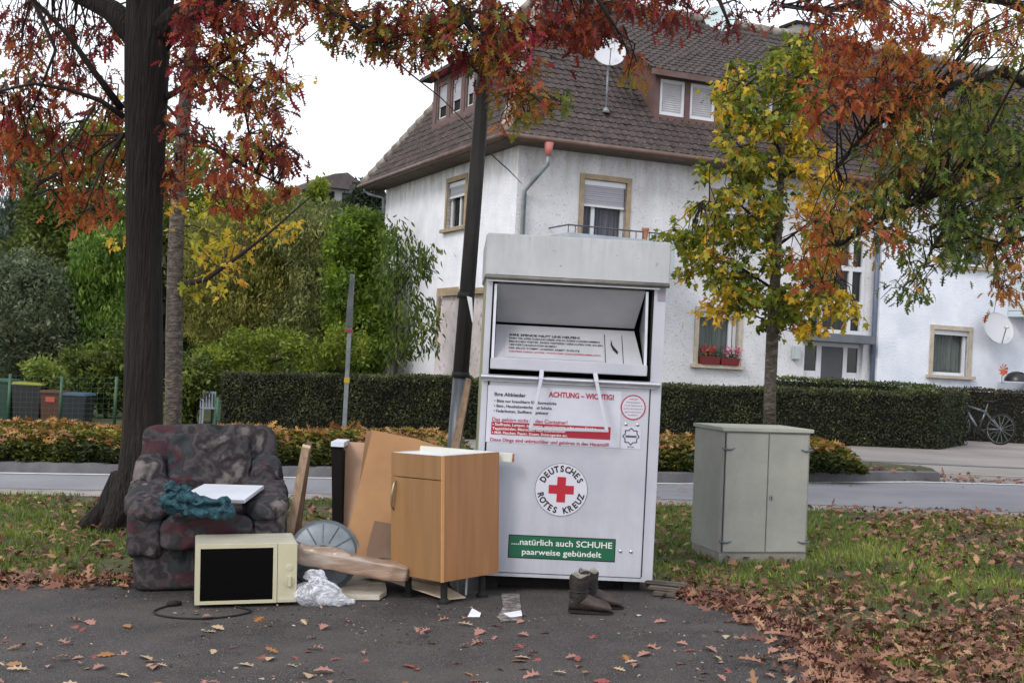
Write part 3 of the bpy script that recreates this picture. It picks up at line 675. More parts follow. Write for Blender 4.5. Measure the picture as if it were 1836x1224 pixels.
# lid
lid = MB(); lid.prism([(-.012, 1.9), (W_+.012, 1.9), (W_+.014, 2.155), (-.014, 2.155)], -.045, D_+.03).build('lid', m_cap, cont, bevel=.008)
MB().tube([(-.012, -.04, 1.893), (W_+.012, -.04, 1.893)], .014, 8).build('drip_edge', mat('dirty_steel', '#5d5a56', '#77736e', 12, .5, metal=.3), cont, smooth=True)
MB().box(xo0-.03, W_-.04, -.012, -.001, 1.868, 1.884).build('upper_trim', m_alu, cont)
# recess
rc = MB(); rc.box(xo0, xo0+.01, .012, .5, zo0-.02, zo1).box(xo1-.01, xo1, .012, .5, zo0-.02, zo1).box(xo0+.01, xo1-.01, .5, .51, zo0-.02, zo1).box(xo0+.01, xo1-.01, .012, .5, zo1-.012, zo1).box(xo0+.01, xo1-.01, .012, .5, zo0-.05, zo0-.02)
rc.build('chute_recess', m_black, cont)
# flap (tilting bucket)
fl = empty('flap', (0, 0, 0)); fl.parent = cont
m_in = mat('flap_inner_paint', '#a0a1a8', '#adaeb4', 3, .45); a, b = xo0+.03, xo1-.05
zA, zK, zL = 1.855, CF(1000, 585, .25).z, CF(1000, 650).z
MB().add([(a, .03, zA), (b, .03, zA), (b-.03, .25, zK+.01), (a+.01, .25, zK+.01), (a, .035, zA+.008), (b, .035, zA+.008), (b-.03, .26, zK+.01), (a+.01, .26, zK+.01)], [(0,1,2,3),(4,7,6,5),(0,3,7,4),(1,5,6,2)]).build('upper_plate', mat('flap_inner_upper', '#9c9da3', '#a8a9af', 3, .5), fl)
lp = MB().add([(a+.01, .245, zK-.006), (b-.03, .245, zK-.006), (b, -.02, zL), (a, -.02, zL), (a+.01, .255, zK-.016), (b-.03, .255, zK-.016), (b, -.01, zL-.01), (a, -.01, zL-.01)], [(3,2,1,0),(4,5,6,7),(0,1,5,4),(2,3,7,6)]).build('lower_plate', m_in, fl)
zl2 = CF(1000, 665).z
MB().box(a-.022, b+.022, -.045, -.025, zl2-.005, zL+.012).build('lip', m_cont, fl, bevel=.004)
for (xa, xb) in ((a-.018, a-.002), (b+.002, b+.018)):
    MB().add([(xa, -.03, zL), (xb, -.03, zL), (xb, .03, zA), (xa, .03, zA), (xa, .24, zK), (xb, .24, zK)], [(0,1,2,3),(0,4,5,1),(4,3,2,5),(0,3,4),(1,5,2)]).build('flap_side', m_alu, fl)
# writing inside the flap, on the lower plate
def plate_M():
    p0 = Vector((a+.01, .245, zK-.006)); p3 = Vector((a, -.02, zL)); up = (p0-p3); L = up.length; up.normalize(); n_ = Vector((1, 0, 0)).cross(up)
    return p3, up, -n_ if n_.y > 0 else n_, L
p3, up, nn, L_ = plate_M()
MP = Matrix(((1, 0, up.x, p3.x), (0, 0, up.y, p3.y), (0, 0, up.z, p3.z), (0, 0, 0, 1)))
for i in range(3): MP[i][1] = -nn[i]
MP = MP  # columns: x right, -y out of the plate, z up the plate
LW = b-a
sp = MB().add([MP @ Vector(q) for q in ((.06, -.002, .03), (LW*.735, -.002, .03), (LW*.735, -.002, L_-.06), (.06, -.002, L_-.06))], [(0, 1, 2, 3)]).build('notice_sticker', mat('notice_film', '#a3a4ab', '#adaeb5', 4, .4), fl)
tb = MB(); lines = ['IHRE SPENDE HILFT UNS HELFEN!', 'EINEN TEIL IHRER KLEIDUNG GEBEN WIR IN UNSERE KLEIDERKAMMERN', 'MENSCHEN WEITER. EINEN WEITEREN VERKAUFEN WIR AN EIN', 'VERWERTUNGSUNTERNEHMEN.', 'DER ERL\u00d6S KOMMT UNSERER ARBEIT ZUGUTE.']
wd = [.56, .72, .74, .38, .56]
fh = (L_-.09-.06)/6.6
for i, s in enumerate(lines): put_text(tb, s, .085, L_-.085-fh*1.08*(i+1)+.006, fh*.62 if i else fh*.7, -.004, LW*wd[i]*.86, .012 if i else .03, M=MP)
tb.build('lettering', m_letb, sp)
tb = MB(); put_text(tb, 'WEITERE INFOS UNTER: WWW.DRK.DE/KLEIDERSAMMLUNG', .085, L_-.085-fh*1.08*6+.006, fh*.55, -.004, LW*.62, .01, M=MP); tb.build('lettering', m_letr, sp)
for x0_ in (LW*.745, LW*.865): MB().add([MP @ Vector(q) for q in ((x0_, -.002, .02), (x0_+.004, -.002, .02), (x0_+.004, -.002, L_-.05), (x0_, -.002, L_-.05))], [(0, 1, 2, 3)]).build('plate_line', m_black, fl)
MB().add([MP @ Vector(q) for q in ((LW*.79, -.003, L_*.72), (LW*.80, -.003, L_*.55), (LW*.835, -.003, L_*.38), (LW*.83, -.003, L_*.3), (LW*.80, -.003, L_*.42), (LW*.787, -.003, L_*.56))], [(0, 5, 4, 3, 2, 1)]).build('black_mark', m_black, fl)
# handle: two flat straps and a bar
h1, h2, h3, h4 = CF(972, 662, -.05), CF(951, 768, -.13), CF(1088, 772, -.13), CF(1067, 668, -.05)
hd = MB()
for (p, q) in ((h1, h2), (h4, h3)):
    m1 = Vector(((p.x*.9+q.x*.1), -.09, zo0-.02)); hd.bar((p.x, -.03, p.z+.012), m1, .026, .005, (0, 1, 0)); hd.bar(m1, q, .021, .006, (0, 1, 0))
hd.bar(h2+Vector((-.01, 0, 0)), h3+Vector((.01, 0, 0)), .014, .017)
hd.build('handle', m_cont, cont, bevel=.002)
MB().box(CF(1179, 540).x-.001, W_-.004, -.003, -.0005, CF(1185, 540).z, CF(1185, 519).z).build('small_plate', mat('mauve_plate', '#857f8e', rough=.4), cont)
# information sheet
def rect(mb, x0, x1, z0, z1, y): mb.add([(x0, y, z0), (x1, y, z0), (x1, y, z1), (x0, y, z1)], [(0, 1, 2, 3)]); return mb
ia, ib = CF(873, 690).x+.005, CF(1110, 800).x; it, ibz = CF(990, 692).z-.012, CF(990, 797).z
inf = rect(MB(), ia+.003, ib, ibz, it, -.008).build('information_sheet', m_stick, cont); yT = -.0105
def TX(px): return CF(px, 740).x
def TZ(py, px=990): return CF(px, py).z
tb = MB()
put_text(tb, 'Ihre Altkleider', TX(885), TZ(709, 885), .022, yT, TX(941)-TX(885), .02)
for i, (s, wpx) in enumerate((('\u2022 Bitte nur brauchbare Kleidungsst\u00fccke', 112), ('\u2022 Bett-, Haushaltsw\u00e4sche und Schuhe', 104), ('\u2022 Federbetten, Stofftiere, Spielzeug', 98))):
    put_text(tb, s, TX(885), TZ(720+9*i, 885), .017, yT, wpx/298, .018)
tb.build('lettering', m_letb, inf)
tb = MB(); put_text(tb, 'ACHTUNG \u2013 WICHTIG!', TX(982), TZ(711, 985), .031, yT, TX(1099)-TX(982), .03)
put_text(tb, 'Das geh\u00f6rt nicht in den Container!', TX(883), TZ(754, 885), .022, yT, TX(1018)-TX(883), .012)
put_text(tb, 'Diese Dinge sind unbrauchbar und geh\u00f6ren in den Hausm\u00fcll!', TX(881), TZ(790, 885), .02, yT, TX(1094)-TX(881), .016)
tb.build('lettering', m_letr, inf)
rb = rect(MB(), TX(882), TX(1096), TZ(778, 885), TZ(754.5, 885)-.003, -.0095).build('red_panel', mat('red_print', '#98192f', rough=.4), inf)
tb = MB()
for i, (s, wpx) in enumerate((('\u2022 Stoffreste, Lumpen, zerrissene, verschmutzte oder nasse Kleider,', 188), ('   Teppichb\u00f6den, Matratzen, Matratzenschoner', 132), ('\u2022 M\u00fcll, Flaschen, Papier, Dosen, Elektroger\u00e4te etc.', 136))):
    put_text(tb, s, TX(884), TZ(762+7.3*i, 885), .0155, -.0118, wpx/298, .014)
tb.build('lettering', m_letw, inf)
def disc(mb, cx, cz, r, y, n=40, r0=0):
    if r0:
        for k in range(n):
            a0_, a1_ = 2*PI*k/n, 2*PI*(k+1)/n
            mb.add([(cx+r0*math.cos(a0_), y, cz+r0*math.sin(a0_)), (cx+r*math.cos(a0_), y, cz+r*math.sin(a0_)), (cx+r*math.cos(a1_), y, cz+r*math.sin(a1_)), (cx+r0*math.cos(a1_), y, cz+r0*math.sin(a1_))], [(0, 1, 2, 3)])
    else: mb.add([(cx+r*math.cos(2*PI*k/n), y, cz+r*math.sin(2*PI*k/n)) for k in range(n)], [tuple(range(n))])
    return mb
q = CF(1135, 730); rs = disc(MB(), q.x, q.z, .078, -.008).build('round_sticker', m_stick, cont); disc(MB(), q.x, q.z, .076, -.0095, r0=.069).build('ring', m_letr, rs)
tb = MB()
for i, (s, wd_) in enumerate((('SAMMLUNG', .05), ('Altkleider', .09), ('und Schuhe', .11), ('aktion', .12), ('gemeinsam', .1), ('helfen', .06))):
    put_text(tb, s, q.x, q.z+.045-.019*i, .009, -.0095, wd_, .0, 'c')
tb.build('lettering', mat('orange_grey_lettering', '#a5705a', '#6b6f8a', 30, .5), rs)
q = CF(1131, 782); gp = []
for k in range(72): rr = .047+.005*math.cos(8*2*PI*k/72); gp.append((q.x+rr*math.cos(2*PI*k/72), rr*math.sin(2*PI*k/72)+q.z))
ss = rect(MB(), q.x-.06, q.x+.06, q.z-.075, q.z+.06, -.008).build('seal_sticker', m_stick, cont)
mb = MB(); n_ = 72
for k in range(n_):
    (x1, z1), (x2, z2) = gp[k], gp[(k+1) % n_]; sc_ = .84
    mb.add([(q.x+(x1-q.x)*sc_, -.0095, q.z+(z1-q.z)*sc_), (x1, -.0095, z1), (x2, -.0095, z2), (q.x+(x2-q.x)*sc_, -.0095, q.z+(z2-q.z)*sc_)], [(0, 1, 2, 3)])
rect(mb, q.x-.034, q.x+.034, q.z-.006, q.z+.006, -.0095); put_text(mb, 'AKTION', q.x, q.z-.068, .01, -.0095, .04, .01, 'c'); mb.build('seal', mat('slate_print', '#3e4a5e', rough=.5), ss)
tb = MB()
for (x_, z_) in ((1122, 760), (1143, 761)): qq = CF(x_, z_); tb.lathe([(.0105, .0), (.0095, .004), (.0001, .005)], 14, (qq.x, -.006, qq.z), Matrix.Rotation(PI/2, 3, 'X'))
tb.build('rivet', m_alu, cont, smooth=True)
for (x_, z_) in ((1112, 987), (1131, 988)): qq = CF(x_, z_); MB().lathe([(.0115, .0), (.0095, .006), (.0001, .008)], 14, (qq.x, -.006, qq.z), Matrix.Rotation(PI/2, 3, 'X')).build('lock_bolt', m_alu, cont, smooth=True)
# emblem
q = CF(1006, 877); eb = disc(MB(), q.x, q.z, .163, -.008, 64).build('emblem', mat('emblem_white', '#c3c4d0', rough=.35), cont)
disc(MB(), q.x, q.z, .160, -.0095, 64, r0=.157).build('rim_line', mat('slate_line', '#3f3f50', rough=.5), eb)
mb = MB(); s_ = .026; l_ = .076; mb.add([(q.x+x, -.0095, q.z+z) for x, z in ((-s_,-l_),(s_,-l_),(s_,-s_),(l_,-s_),(l_,s_),(s_,s_),(s_,l_),(-s_,l_),(-s_,s_),(-l_,s_),(-l_,-s_),(-s_,-s_))], [tuple(range(12))]); mb.build('red_cross', mat('cross_red', '#a5182c', rough=.4), eb)
tb = MB()
def arc_text(mb, s, cx, cz, r, h, a0_, a1_, bottom=False):
    n_ = len(s)
    for i, chh in enumerate(s):
        if chh == ' ': continue
        an = a0_+(a1_-a0_)*i/(n_-1); vs, fs = text_geo(chh, .035); k_ = h/.7
        x0_, x1_ = min(v[0] for v in vs), max(v[0] for v in vs); cxm = (x0_+x1_)/2
        rot = an-PI/2 if not bottom else an+PI/2
        qs = []
        for v in vs:
            lx, lz = (v[0]-cxm)*k_*.9, v[1]*k_-(0 if not bottom else 0)
            rr = r if not bottom else r+h
            bx, bz = cx+rr*math.cos(an), cz+rr*math.sin(an)
            qs.append((bx+lx*math.cos(rot)-lz*math.sin(rot), -.0095, bz+lx*math.sin(rot)+lz*math.cos(rot)))
        mb.add(qs, fs)
arc_text(tb, 'DEUTSCHES', q.x, q.z, .108, .036, math.radians(152), math.radians(28))
arc_text(tb, 'ROTES KREUZ', q.x, q.z, .108, .036, math.radians(197), math.radians(343), True)
tb.build('lettering', m_letb, eb)
# green shoe sign
g1, g2 = CF(911, 980), CF(1103, 985); gz = CF(1007, 982).z; gs = rect(MB(), g1.x, g2.x, gz-.070, gz+.070, -.0078).build('shoe_sign', m_letb, cont)
rect(MB(), g1.x+.006, g2.x-.006, gz-.064, gz+.064, -.009).build('green_field', mat('green_print', '#0f5a3c', rough=.4), gs)
tb = MB(); put_text(tb, '....nat\u00fcrlich auch SCHUHE', g1.x+.018, gz+.012, .036, -.0108, (g2.x-g1.x)*.94, .012); put_text(tb, 'paarweise geb\u00fcndelt', (g1.x+g2.x)/2, gz-.045, .034, -.0108, (g2.x-g1.x)*.74, .012, 'c'); tb.build('lettering', m_letw, gs)
mb = MB()
for (x, y) in ((.06, .1), (W_-.16, .1), (.06, .9), (W_-.16, .9)): MB().box(x, x+.1, y, y+.12, g(0, 8)+.006, zb).build('foot', m_black, cont)
MB().box(.12, W_-.2, .2, .24, .01, zb-.002).build('skid', m_black, cont)

# flattened timber under the container's right corner
q = CF(1190, 1060, -.05); t = empty('weathered_plank', CR @ Vector((q.x, .02, 0)), math.radians(-20), 'broken grey weathered plank ends beside the container base', 'plank')
t.location.z = g(t.location.x, t.location.y)+.01
mw = mat('weathered_wood', '#3d3834', '#6a625b', 4, .9, .6, 30, stretch=(1, 9, 9))
mb = MB(); mb.box(-.12, .16, -.06, .0, .05, .07); mb.box(-.06, .14, -.11, -.05, .025, .045); mb.box(-.1, .1, -.02, .06, .02, .045); mb.build('board', mw, t, bevel=.004)
mb = MB(); mb.box(-.02, .12, -.16, -.1, 0, .022); mb.build('splinter', mw, t, bevel=.004)

# ================================================================== KITCHEN CABINET
ka, kb_, kc_ = Vector((P(793, 1046, 7.2).x, 7.2)), None, None
yaw = math.radians(46)
q0 = P(796, 1080, 7.2); kz = g(q0.x, 7.2)+.006
kit = empty('kitchen_cabinet', (P(793, 1046, 7.2).x, 7.2, kz), 0, 'beech kitchen base cabinet with one drawer, a door and a white open top', 'cabinet')
kit.rotation_euler = (0, math.radians(-2.6), 0)
m_beech = mat('beech_laminate', '#8f623e', '#a17249', 3, .45, .04, 60, stretch=(5, 5, .35), c3='#986a43')
m_beechd = mat('beech_front', '#7d5c3a', '#8c6943', 3, .45, .04, 60, stretch=(5, 5, .35))
m_edge = mat('beech_edge_highlight', '#c08c5a', '#c89663', 9, .35)  # pale edging, with the highlight on the cabinet corner put into its colour
# door side runs left-back, long side runs right-back; both seen at an angle
wl, wr = .43, .47; zl, zh = .135, .845
ul = Vector((-math.cos(math.radians(43)), math.sin(math.radians(43)), 0)); ur = Vector((math.cos(math.radians(47)), math.sin(math.radians(47)), 0))
def KP(s, t, z): v_ = ul*s+ur*t; return (v_.x, v_.y, z)
def kbox(mb, s0, s1, t0, t1, z0, z1): return mb.add([KP(s0,t0,z0),KP(s1,t0,z0),KP(s1,t1,z0),KP(s0,t1,z0),KP(s0,t0,z1),KP(s1,t0,z1),KP(s1,t1,z1),KP(s0,t1,z1)], [(0,1,2,3),(4,7,6,5),(0,4,5,1),(1,5,6,2),(2,6,7,3),(3,7,4,0)])
kbox(MB(), 0, .017, .021, wr, zl, zh).build('side_panel', m_beech, kit, bevel=.0015)
kbox(MB(), wl-.017, wl, .021, wr, zl, zh).build('side_panel', m_pvc, kit, bevel=.0015)
kbox(MB(), .018, wl-.018, .021, wr-.001, zl+.001, zl+.018).build('bottom_panel', m_pvc, kit); kbox(MB(), .018, wl-.018, wr-.006, wr-.001, zl+.02, zh-.02).build('back_panel', m_pvc, kit)
kbox(MB(), .018, wl-.018, .021, wr-.002, zh-.02, zh-.002).build('top_panel', mat('white_chipboard', '#c5c9cf', '#d3d6da', 5, .4), kit)
kbox(MB(), .002, wl-.001, 0, .019, zh-.137, zh-.001).build('drawer_front', m_beechd, kit, bevel=.003)
dd = kbox(MB(), .002, wl-.001, 0, .019, zl+.002, zh-.141).build('door', m_beechd, kit, bevel=.003)
kbox(MB(), -.0015, .003, -.0015, .0205, zl, zh).build('edge_highlight_strip', m_edge, kit)
for z_ in (0,): MB().tube([KP(wl-.045, -.002, zh-.16), KP(wl-.05, -.022, zh-.19), KP(wl-.04, -.027, zh-.25), KP(wl-.03, -.02, zh-.31), KP(wl-.028, -.002, zh-.335)], [.006, .008, .009, .006, .004], 8).build('handle', mat('brushed_nickel', '#8e7a62', '#a59278', 5, .35, metal=.6), dd, smooth=True)
for (s, t_) in ((.06, .08), (wl-.07, .08), (.06, wr-.08), (wl-.07, wr-.08)):
    v_ = KP(s, t_, 0); MB().lathe([(.001, 0), (.035, 0), (.035, .015), (.02, .03), (.02, zl)], 14, (v_[0], v_[1], 0)).build('foot', m_black, kit, smooth=True, auto=.6)
# white moulded strip lying behind the cabinet top
q = P(918, 820, 7.62); t = empty('plastic_sill_strip', (q.x, q.y, q.z), 0, 'white hollow plastic strip sticking out from behind the cabinet top', 'strip', rot=(0, math.radians(2), math.radians(3)))
MB().box(-.55, 0, -.04, .0, -.028, .028).build('body', mat('white_plastic', '#c1c2ba', '#cccdc6', 4, .45), t, bevel=.004)
MB().box(.0003, .012, -.036, -.004, -.024, .024).build('end_cap', mat('raw_wood_end', '#6a3b28', '#a56f4c', 60, .8), t)

# ================================================================== ARMCHAIR
ay = 7.55; q0, q1 = P(228, 1060, ay), P(512, 1060, ay); AW = q1.x-q0.x; az = g((q0.x+q1.x)/2, ay)+.006
arm = empty('armchair', ((q0.x+q1.x)/2, ay, az), 0, 'dirty wide armchair in crumpled grey brown patterned fabric', 'armchair'); arm.rotation_euler = (0, math.radians(-1.95), math.radians(13))
def fabric(name):
    m = bpy.data.materials.new(name); m.use_nodes = True; t = m.node_tree; b = t.nodes['Principled BSDF']; b.inputs['Roughness'].default_value = .9; b.inputs['Specular IOR Level'].default_value = .25
    tcn = t.nodes.new('ShaderNodeTexCoord'); mp = t.nodes.new('ShaderNodeMapping'); mp.inputs['Rotation'].default_value = (.3, .5, .4); t.links.new(tcn.outputs['Object'], mp.inputs[0])
    n = t.nodes.new('ShaderNodeTexNoise'); n.inputs['Scale'].default_value = 5.5; n.inputs['Detail'].default_value = 5; n.inputs['Distortion'].default_value = .25; t.links.new(mp.outputs[0], n.inputs['Vector'])
    r = t.nodes.new('ShaderNodeValToRGB'); r.color_ramp.interpolation = 'B_SPLINE'; e = r.color_ramp.elements
    cs = [(.32, '#18191b'), (.40, '#3c4145'), (.45, '#212022'), (.49, '#524c4e'), (.535, '#2f2b30'), (.59, '#212125'), (.65, '#6f6867')]
    e[0].position, e[0].color = cs[0][0], lin(cs[0][1]); e[1].position, e[1].color = cs[-1][0], lin(cs[-1][1])
    for p_, c_ in cs[1:-1]: x = e.new(p_); x.color = lin(c_)
    t.links.new(n.outputs['Fac'], r.inputs[0])
    n3 = t.nodes.new('ShaderNodeTexNoise'); n3.inputs['Scale'].default_value = 2.3; n3.inputs['Detail'].default_value = 3; n3.inputs['Distortion'].default_value = 1.2
    mp3 = t.nodes.new('ShaderNodeMapping'); mp3.inputs['Location'].default_value = (3, 1, 7); mp3.inputs['Rotation'].default_value = (0, .8, 0); mp3.inputs['Scale'].default_value = (1, 1, 2.4); t.links.new(tcn.outputs['Object'], mp3.inputs[0]); t.links.new(mp3.outputs[0], n3.inputs['Vector'])
    r3 = t.nodes.new('ShaderNodeValToRGB'); r3.color_ramp.elements[0].position = .56; r3.color_ramp.elements[1].position = .62; r3.color_ramp.elements[1].color = (.8, .8, .8, 1); t.links.new(n3.outputs['Fac'], r3.inputs[0])
    mx = t.nodes.new('ShaderNodeMix'); mx.data_type = 'RGBA'; t.links.new(r3.outputs[0], mx.inputs[0]); t.links.new(r.outputs[0], mx.inputs[6]); mx.inputs[7].default_value = lin('#43262e')
    t.links.new(mx.outputs[2], b.inputs['Base Color'])
    n2 = t.nodes.new('ShaderNodeTexNoise'); n2.inputs['Scale'].default_value = 4.5; n2.inputs['Detail'].default_value = 7; n2.inputs['Distortion'].default_value = .5; t.links.new(tcn.outputs['Object'], n2.inputs['Vector'])
    bp = t.nodes.new('ShaderNodeBump'); bp.inputs['Strength'].default_value = 1; bp.inputs['Distance'].default_value = .04; t.links.new(n2.outputs['Fac'], bp.inputs['Height']); t.links.new(bp.outputs[0], b.inputs['Normal'])
    return m
m_fab = fabric('patterned_fabric'); hw = AW/2
Rb = Matrix.Rotation(math.radians(-10), 3, 'X')
MB().puff((0, .40, .16), (hw-.04, .38, .16), 24, 12, .006, 3, 1, ridge=False).build('base', m_fab, arm, smooth=True)
MB().puff((0, .78, .64), (hw-.04, .11, .29), 44, 9, .012, 5, 2, Rb).build('backrest', m_fab, arm, smooth=True)
MB().puff((0, .63, .70), (hw-.21, .07, .19), 40, 5, .022, 7, 7, Rb).build('back_cushion', m_fab, arm, smooth=True)
MB().puff((0, .36, .36), (hw-.2, .34, .09), 26, 6, .012, 5, 3).build('seat', m_fab, arm, smooth=True)
for sg, sd_ in ((-1, 4), (1, 5)):
    am = MB(); am.puff((sg*(hw-.11), .36, .36), (.105, .39, .17), 34, 7, .012, 8, sd_); am.puff((sg*(hw-.125), .33, .52), (.14, .40, .075), 36, 2.8, .02, 9, sd_+10, Matrix.Rotation(math.radians(9), 3, 'X')); am.build('armrest', m_fab, arm, smooth=True)
    MB().puff((sg*(hw-.11), .64, .60), (.11, .15, .15), 26, 2.6, .02, 8, sd_+4, Matrix.Rotation(math.radians(30), 3, 'X')).build('bolster', m_fab, arm, smooth=True)
MB().puff((0, .0, .35), (hw-.2, .06, .10), 38, 5, .014, 7, 6).build('front_roll', m_fab, arm, smooth=True)
# white shelf lying across the arms
q = P(398, 888, 7.62); t = empty('white_shelf', (q.x, q.y, q.z+.0), math.radians(-2), 'white laminated shelf board lying across the armchair seat', 'shelf board', rot=(math.radians(11), math.radians(-1.5), math.radians(-2)))
MB().add([(-.235, -.14, 0), (.17, -.14, 0), (.215, .16, 0), (-.15, .16, 0), (-.235, -.14, .022), (.17, -.14, .022), (.215, .16, .022), (-.15, .16, .022)], [(0,3,2,1),(4,5,6,7),(0,1,5,4),(1,2,6,5),(2,3,7,6),(3,0,4,7)]).build('board', mat('white_melamine', '#b9bfc9', '#c6ccd6', 4, .35), t, bevel=.002)
MB().box(-.232, .167, -.1435, -.1405, .002, .02).build('edging', mat('grey_edging', '#8b8d92', rough=.5), t)
# teal net cloth
q = P(345, 908, 7.36); t = empty('crumpled_cloth', (q.x+.01, q.y, q.z-.02), 0, 'crumpled teal mesh cloth hanging over the armchair seat', 'cloth')
t.scale = (.86, .9, .8); m_teal = mat('teal_mesh', '#08222a', '#2b5662', 30, .85, 1, 70, c3='#18414c')
mb = MB(); mb.puff((-.1, .02, .05), (.12, .09, .07), 22, 2.4, .07, 11, 11); mb.puff((.06, .0, .04), (.17, .09, .06), 26, 2.6, .07, 10, 12); mb.puff((.18, -.02, .01), (.09, .07, .05), 18, 2.4, .05, 12, 13)
mb.puff((-.15, .02, .13), (.045, .03, .07), 16, 2.2, .04, 16, 15, Matrix.Rotation(-.4, 3, 'Y')); mb.puff((-.08, .02, .11), (.05, .03, .05), 16, 2.2, .04, 16, 18, Matrix.Rotation(.5, 3, 'Y'))
mb.build('cloth', m_teal, t, smooth=True)
o_ = None

# ================================================================== MICROWAVE
my = 7.1; q0, q1 = P(351, 1085, my), P(531, 1087, my); mwW = q1.x-q0.x; mz = g((q0.x+q1.x)/2, my)+.006; mh = .35; md_ = .40
mic = empty('microwave_oven', ((q0.x+q1.x)/2, my, mz), 0, 'old cream microwave oven with black door window and one dial', 'microwave'); mic.rotation_euler = (0, math.radians(-1.95), math.radians(14))
m_cream = mat('cream_enamel', '#b3ae94', '#c0bba1', 3, .35); m_creamt = mat('cream_top', '#b9b7a6', '#c6c4b4', 3, .25); h_ = mwW/2
MB().box(-h_, h_, .02, md_, .02, mh).build('housing', m_creamt, mic, bevel=.006)
pnl = h_-mwW*.2
fr = MB(); 
for (x0, x1, z0, z1) in ((-h_+.001, -h_+.028, .021, mh-.001), (pnl-.022, pnl, .021, mh-.001), (-h_+.028, pnl-.022, .021, .040), (-h_+.028, pnl-.022, mh-.022, mh-.001)): fr.box(x0, x1, -.0, .0195, z0, z1)
dr = fr.build('door', m_cream, mic, bevel=.0)
MB().box(-h_+.0285, pnl-.0225, .004, .012, .0405, mh-.0225).build('door_window', mat('smoked_glass', '#030303', rough=.35, spec=.12), dr)
cp = MB().box(pnl+.003, h_-.001, .0, .0195, .021, mh-.001).build('control_panel', m_cream, mic, bevel=.002)
kx = (pnl+h_)/2+.012
kn = MB().lathe([(.03, 0), (.03, .004), (.001, .005)], 20, (kx, 0, .14), Matrix.Rotation(PI/2, 3, 'X')); kn.box(kx-.009, kx+.009, -.02, -.003, .112, .168); kn.build('dial', m_cream, cp, bevel=.001)
MB().lathe([(.02, 0), (.018, .003), (.001, .004)], 20, (kx, 0, .215), Matrix.Rotation(PI/2, 3, 'X')).build('dial', m_cream, cp)
MB().box(pnl+.012, h_-.01, -.0015, -.0003, .034, .052).build('push_button', m_creamt, cp)
for x in (-h_+.05, h_-.05):
    for y in (.06, .34): MB().box(x-.02, x+.02, y-.02, y+.02, 0, .02).build('foot', m_black, mic)
# mains lead on the ground in front
pts = [G(*p) for p in ((420, 1090), (447, 1096), (446, 1101), (420, 1107), (370, 1112), (320, 1111), (285, 1106), (275, 1100), (285, 1094), (302, 1089))]
mb = MB(); cvs = []
for i in range(len(pts)-1):
    p_0, p_1, p_2, p_3 = pts[max(i-1, 0)], pts[i], pts[i+1], pts[min(i+2, len(pts)-1)]
    for k in range(5):
        s = k/5; cvs.append(.5*((2*p_1)+(-p_0+p_2)*s+(2*p_0-5*p_1+4*p_2-p_3)*s*s+(-p_0+3*p_1-3*p_2+p_3)*s**3)+Vector((0, 0, .012)))
cvs.append(pts[-1]+Vector((0, 0, .012)))
mb.tube(cvs, .0055, 8); lead = tag(empty('power_cord', pts[7]), 'black mains cord curling on the asphalt before the microwave', 'power cord')
lead.location = (0, 0, 0); cb = mb.build('cord', m_black, lead, smooth=True)
MB().tube([pts[-1]+Vector((-.01, -.004, .02)), pts[-1]+Vector((.03, .02, .022)), pts[-1]+Vector((.055, .05, .02))], [.011, .019, .012], 10).build('plug', m_black, lead, smooth=True)

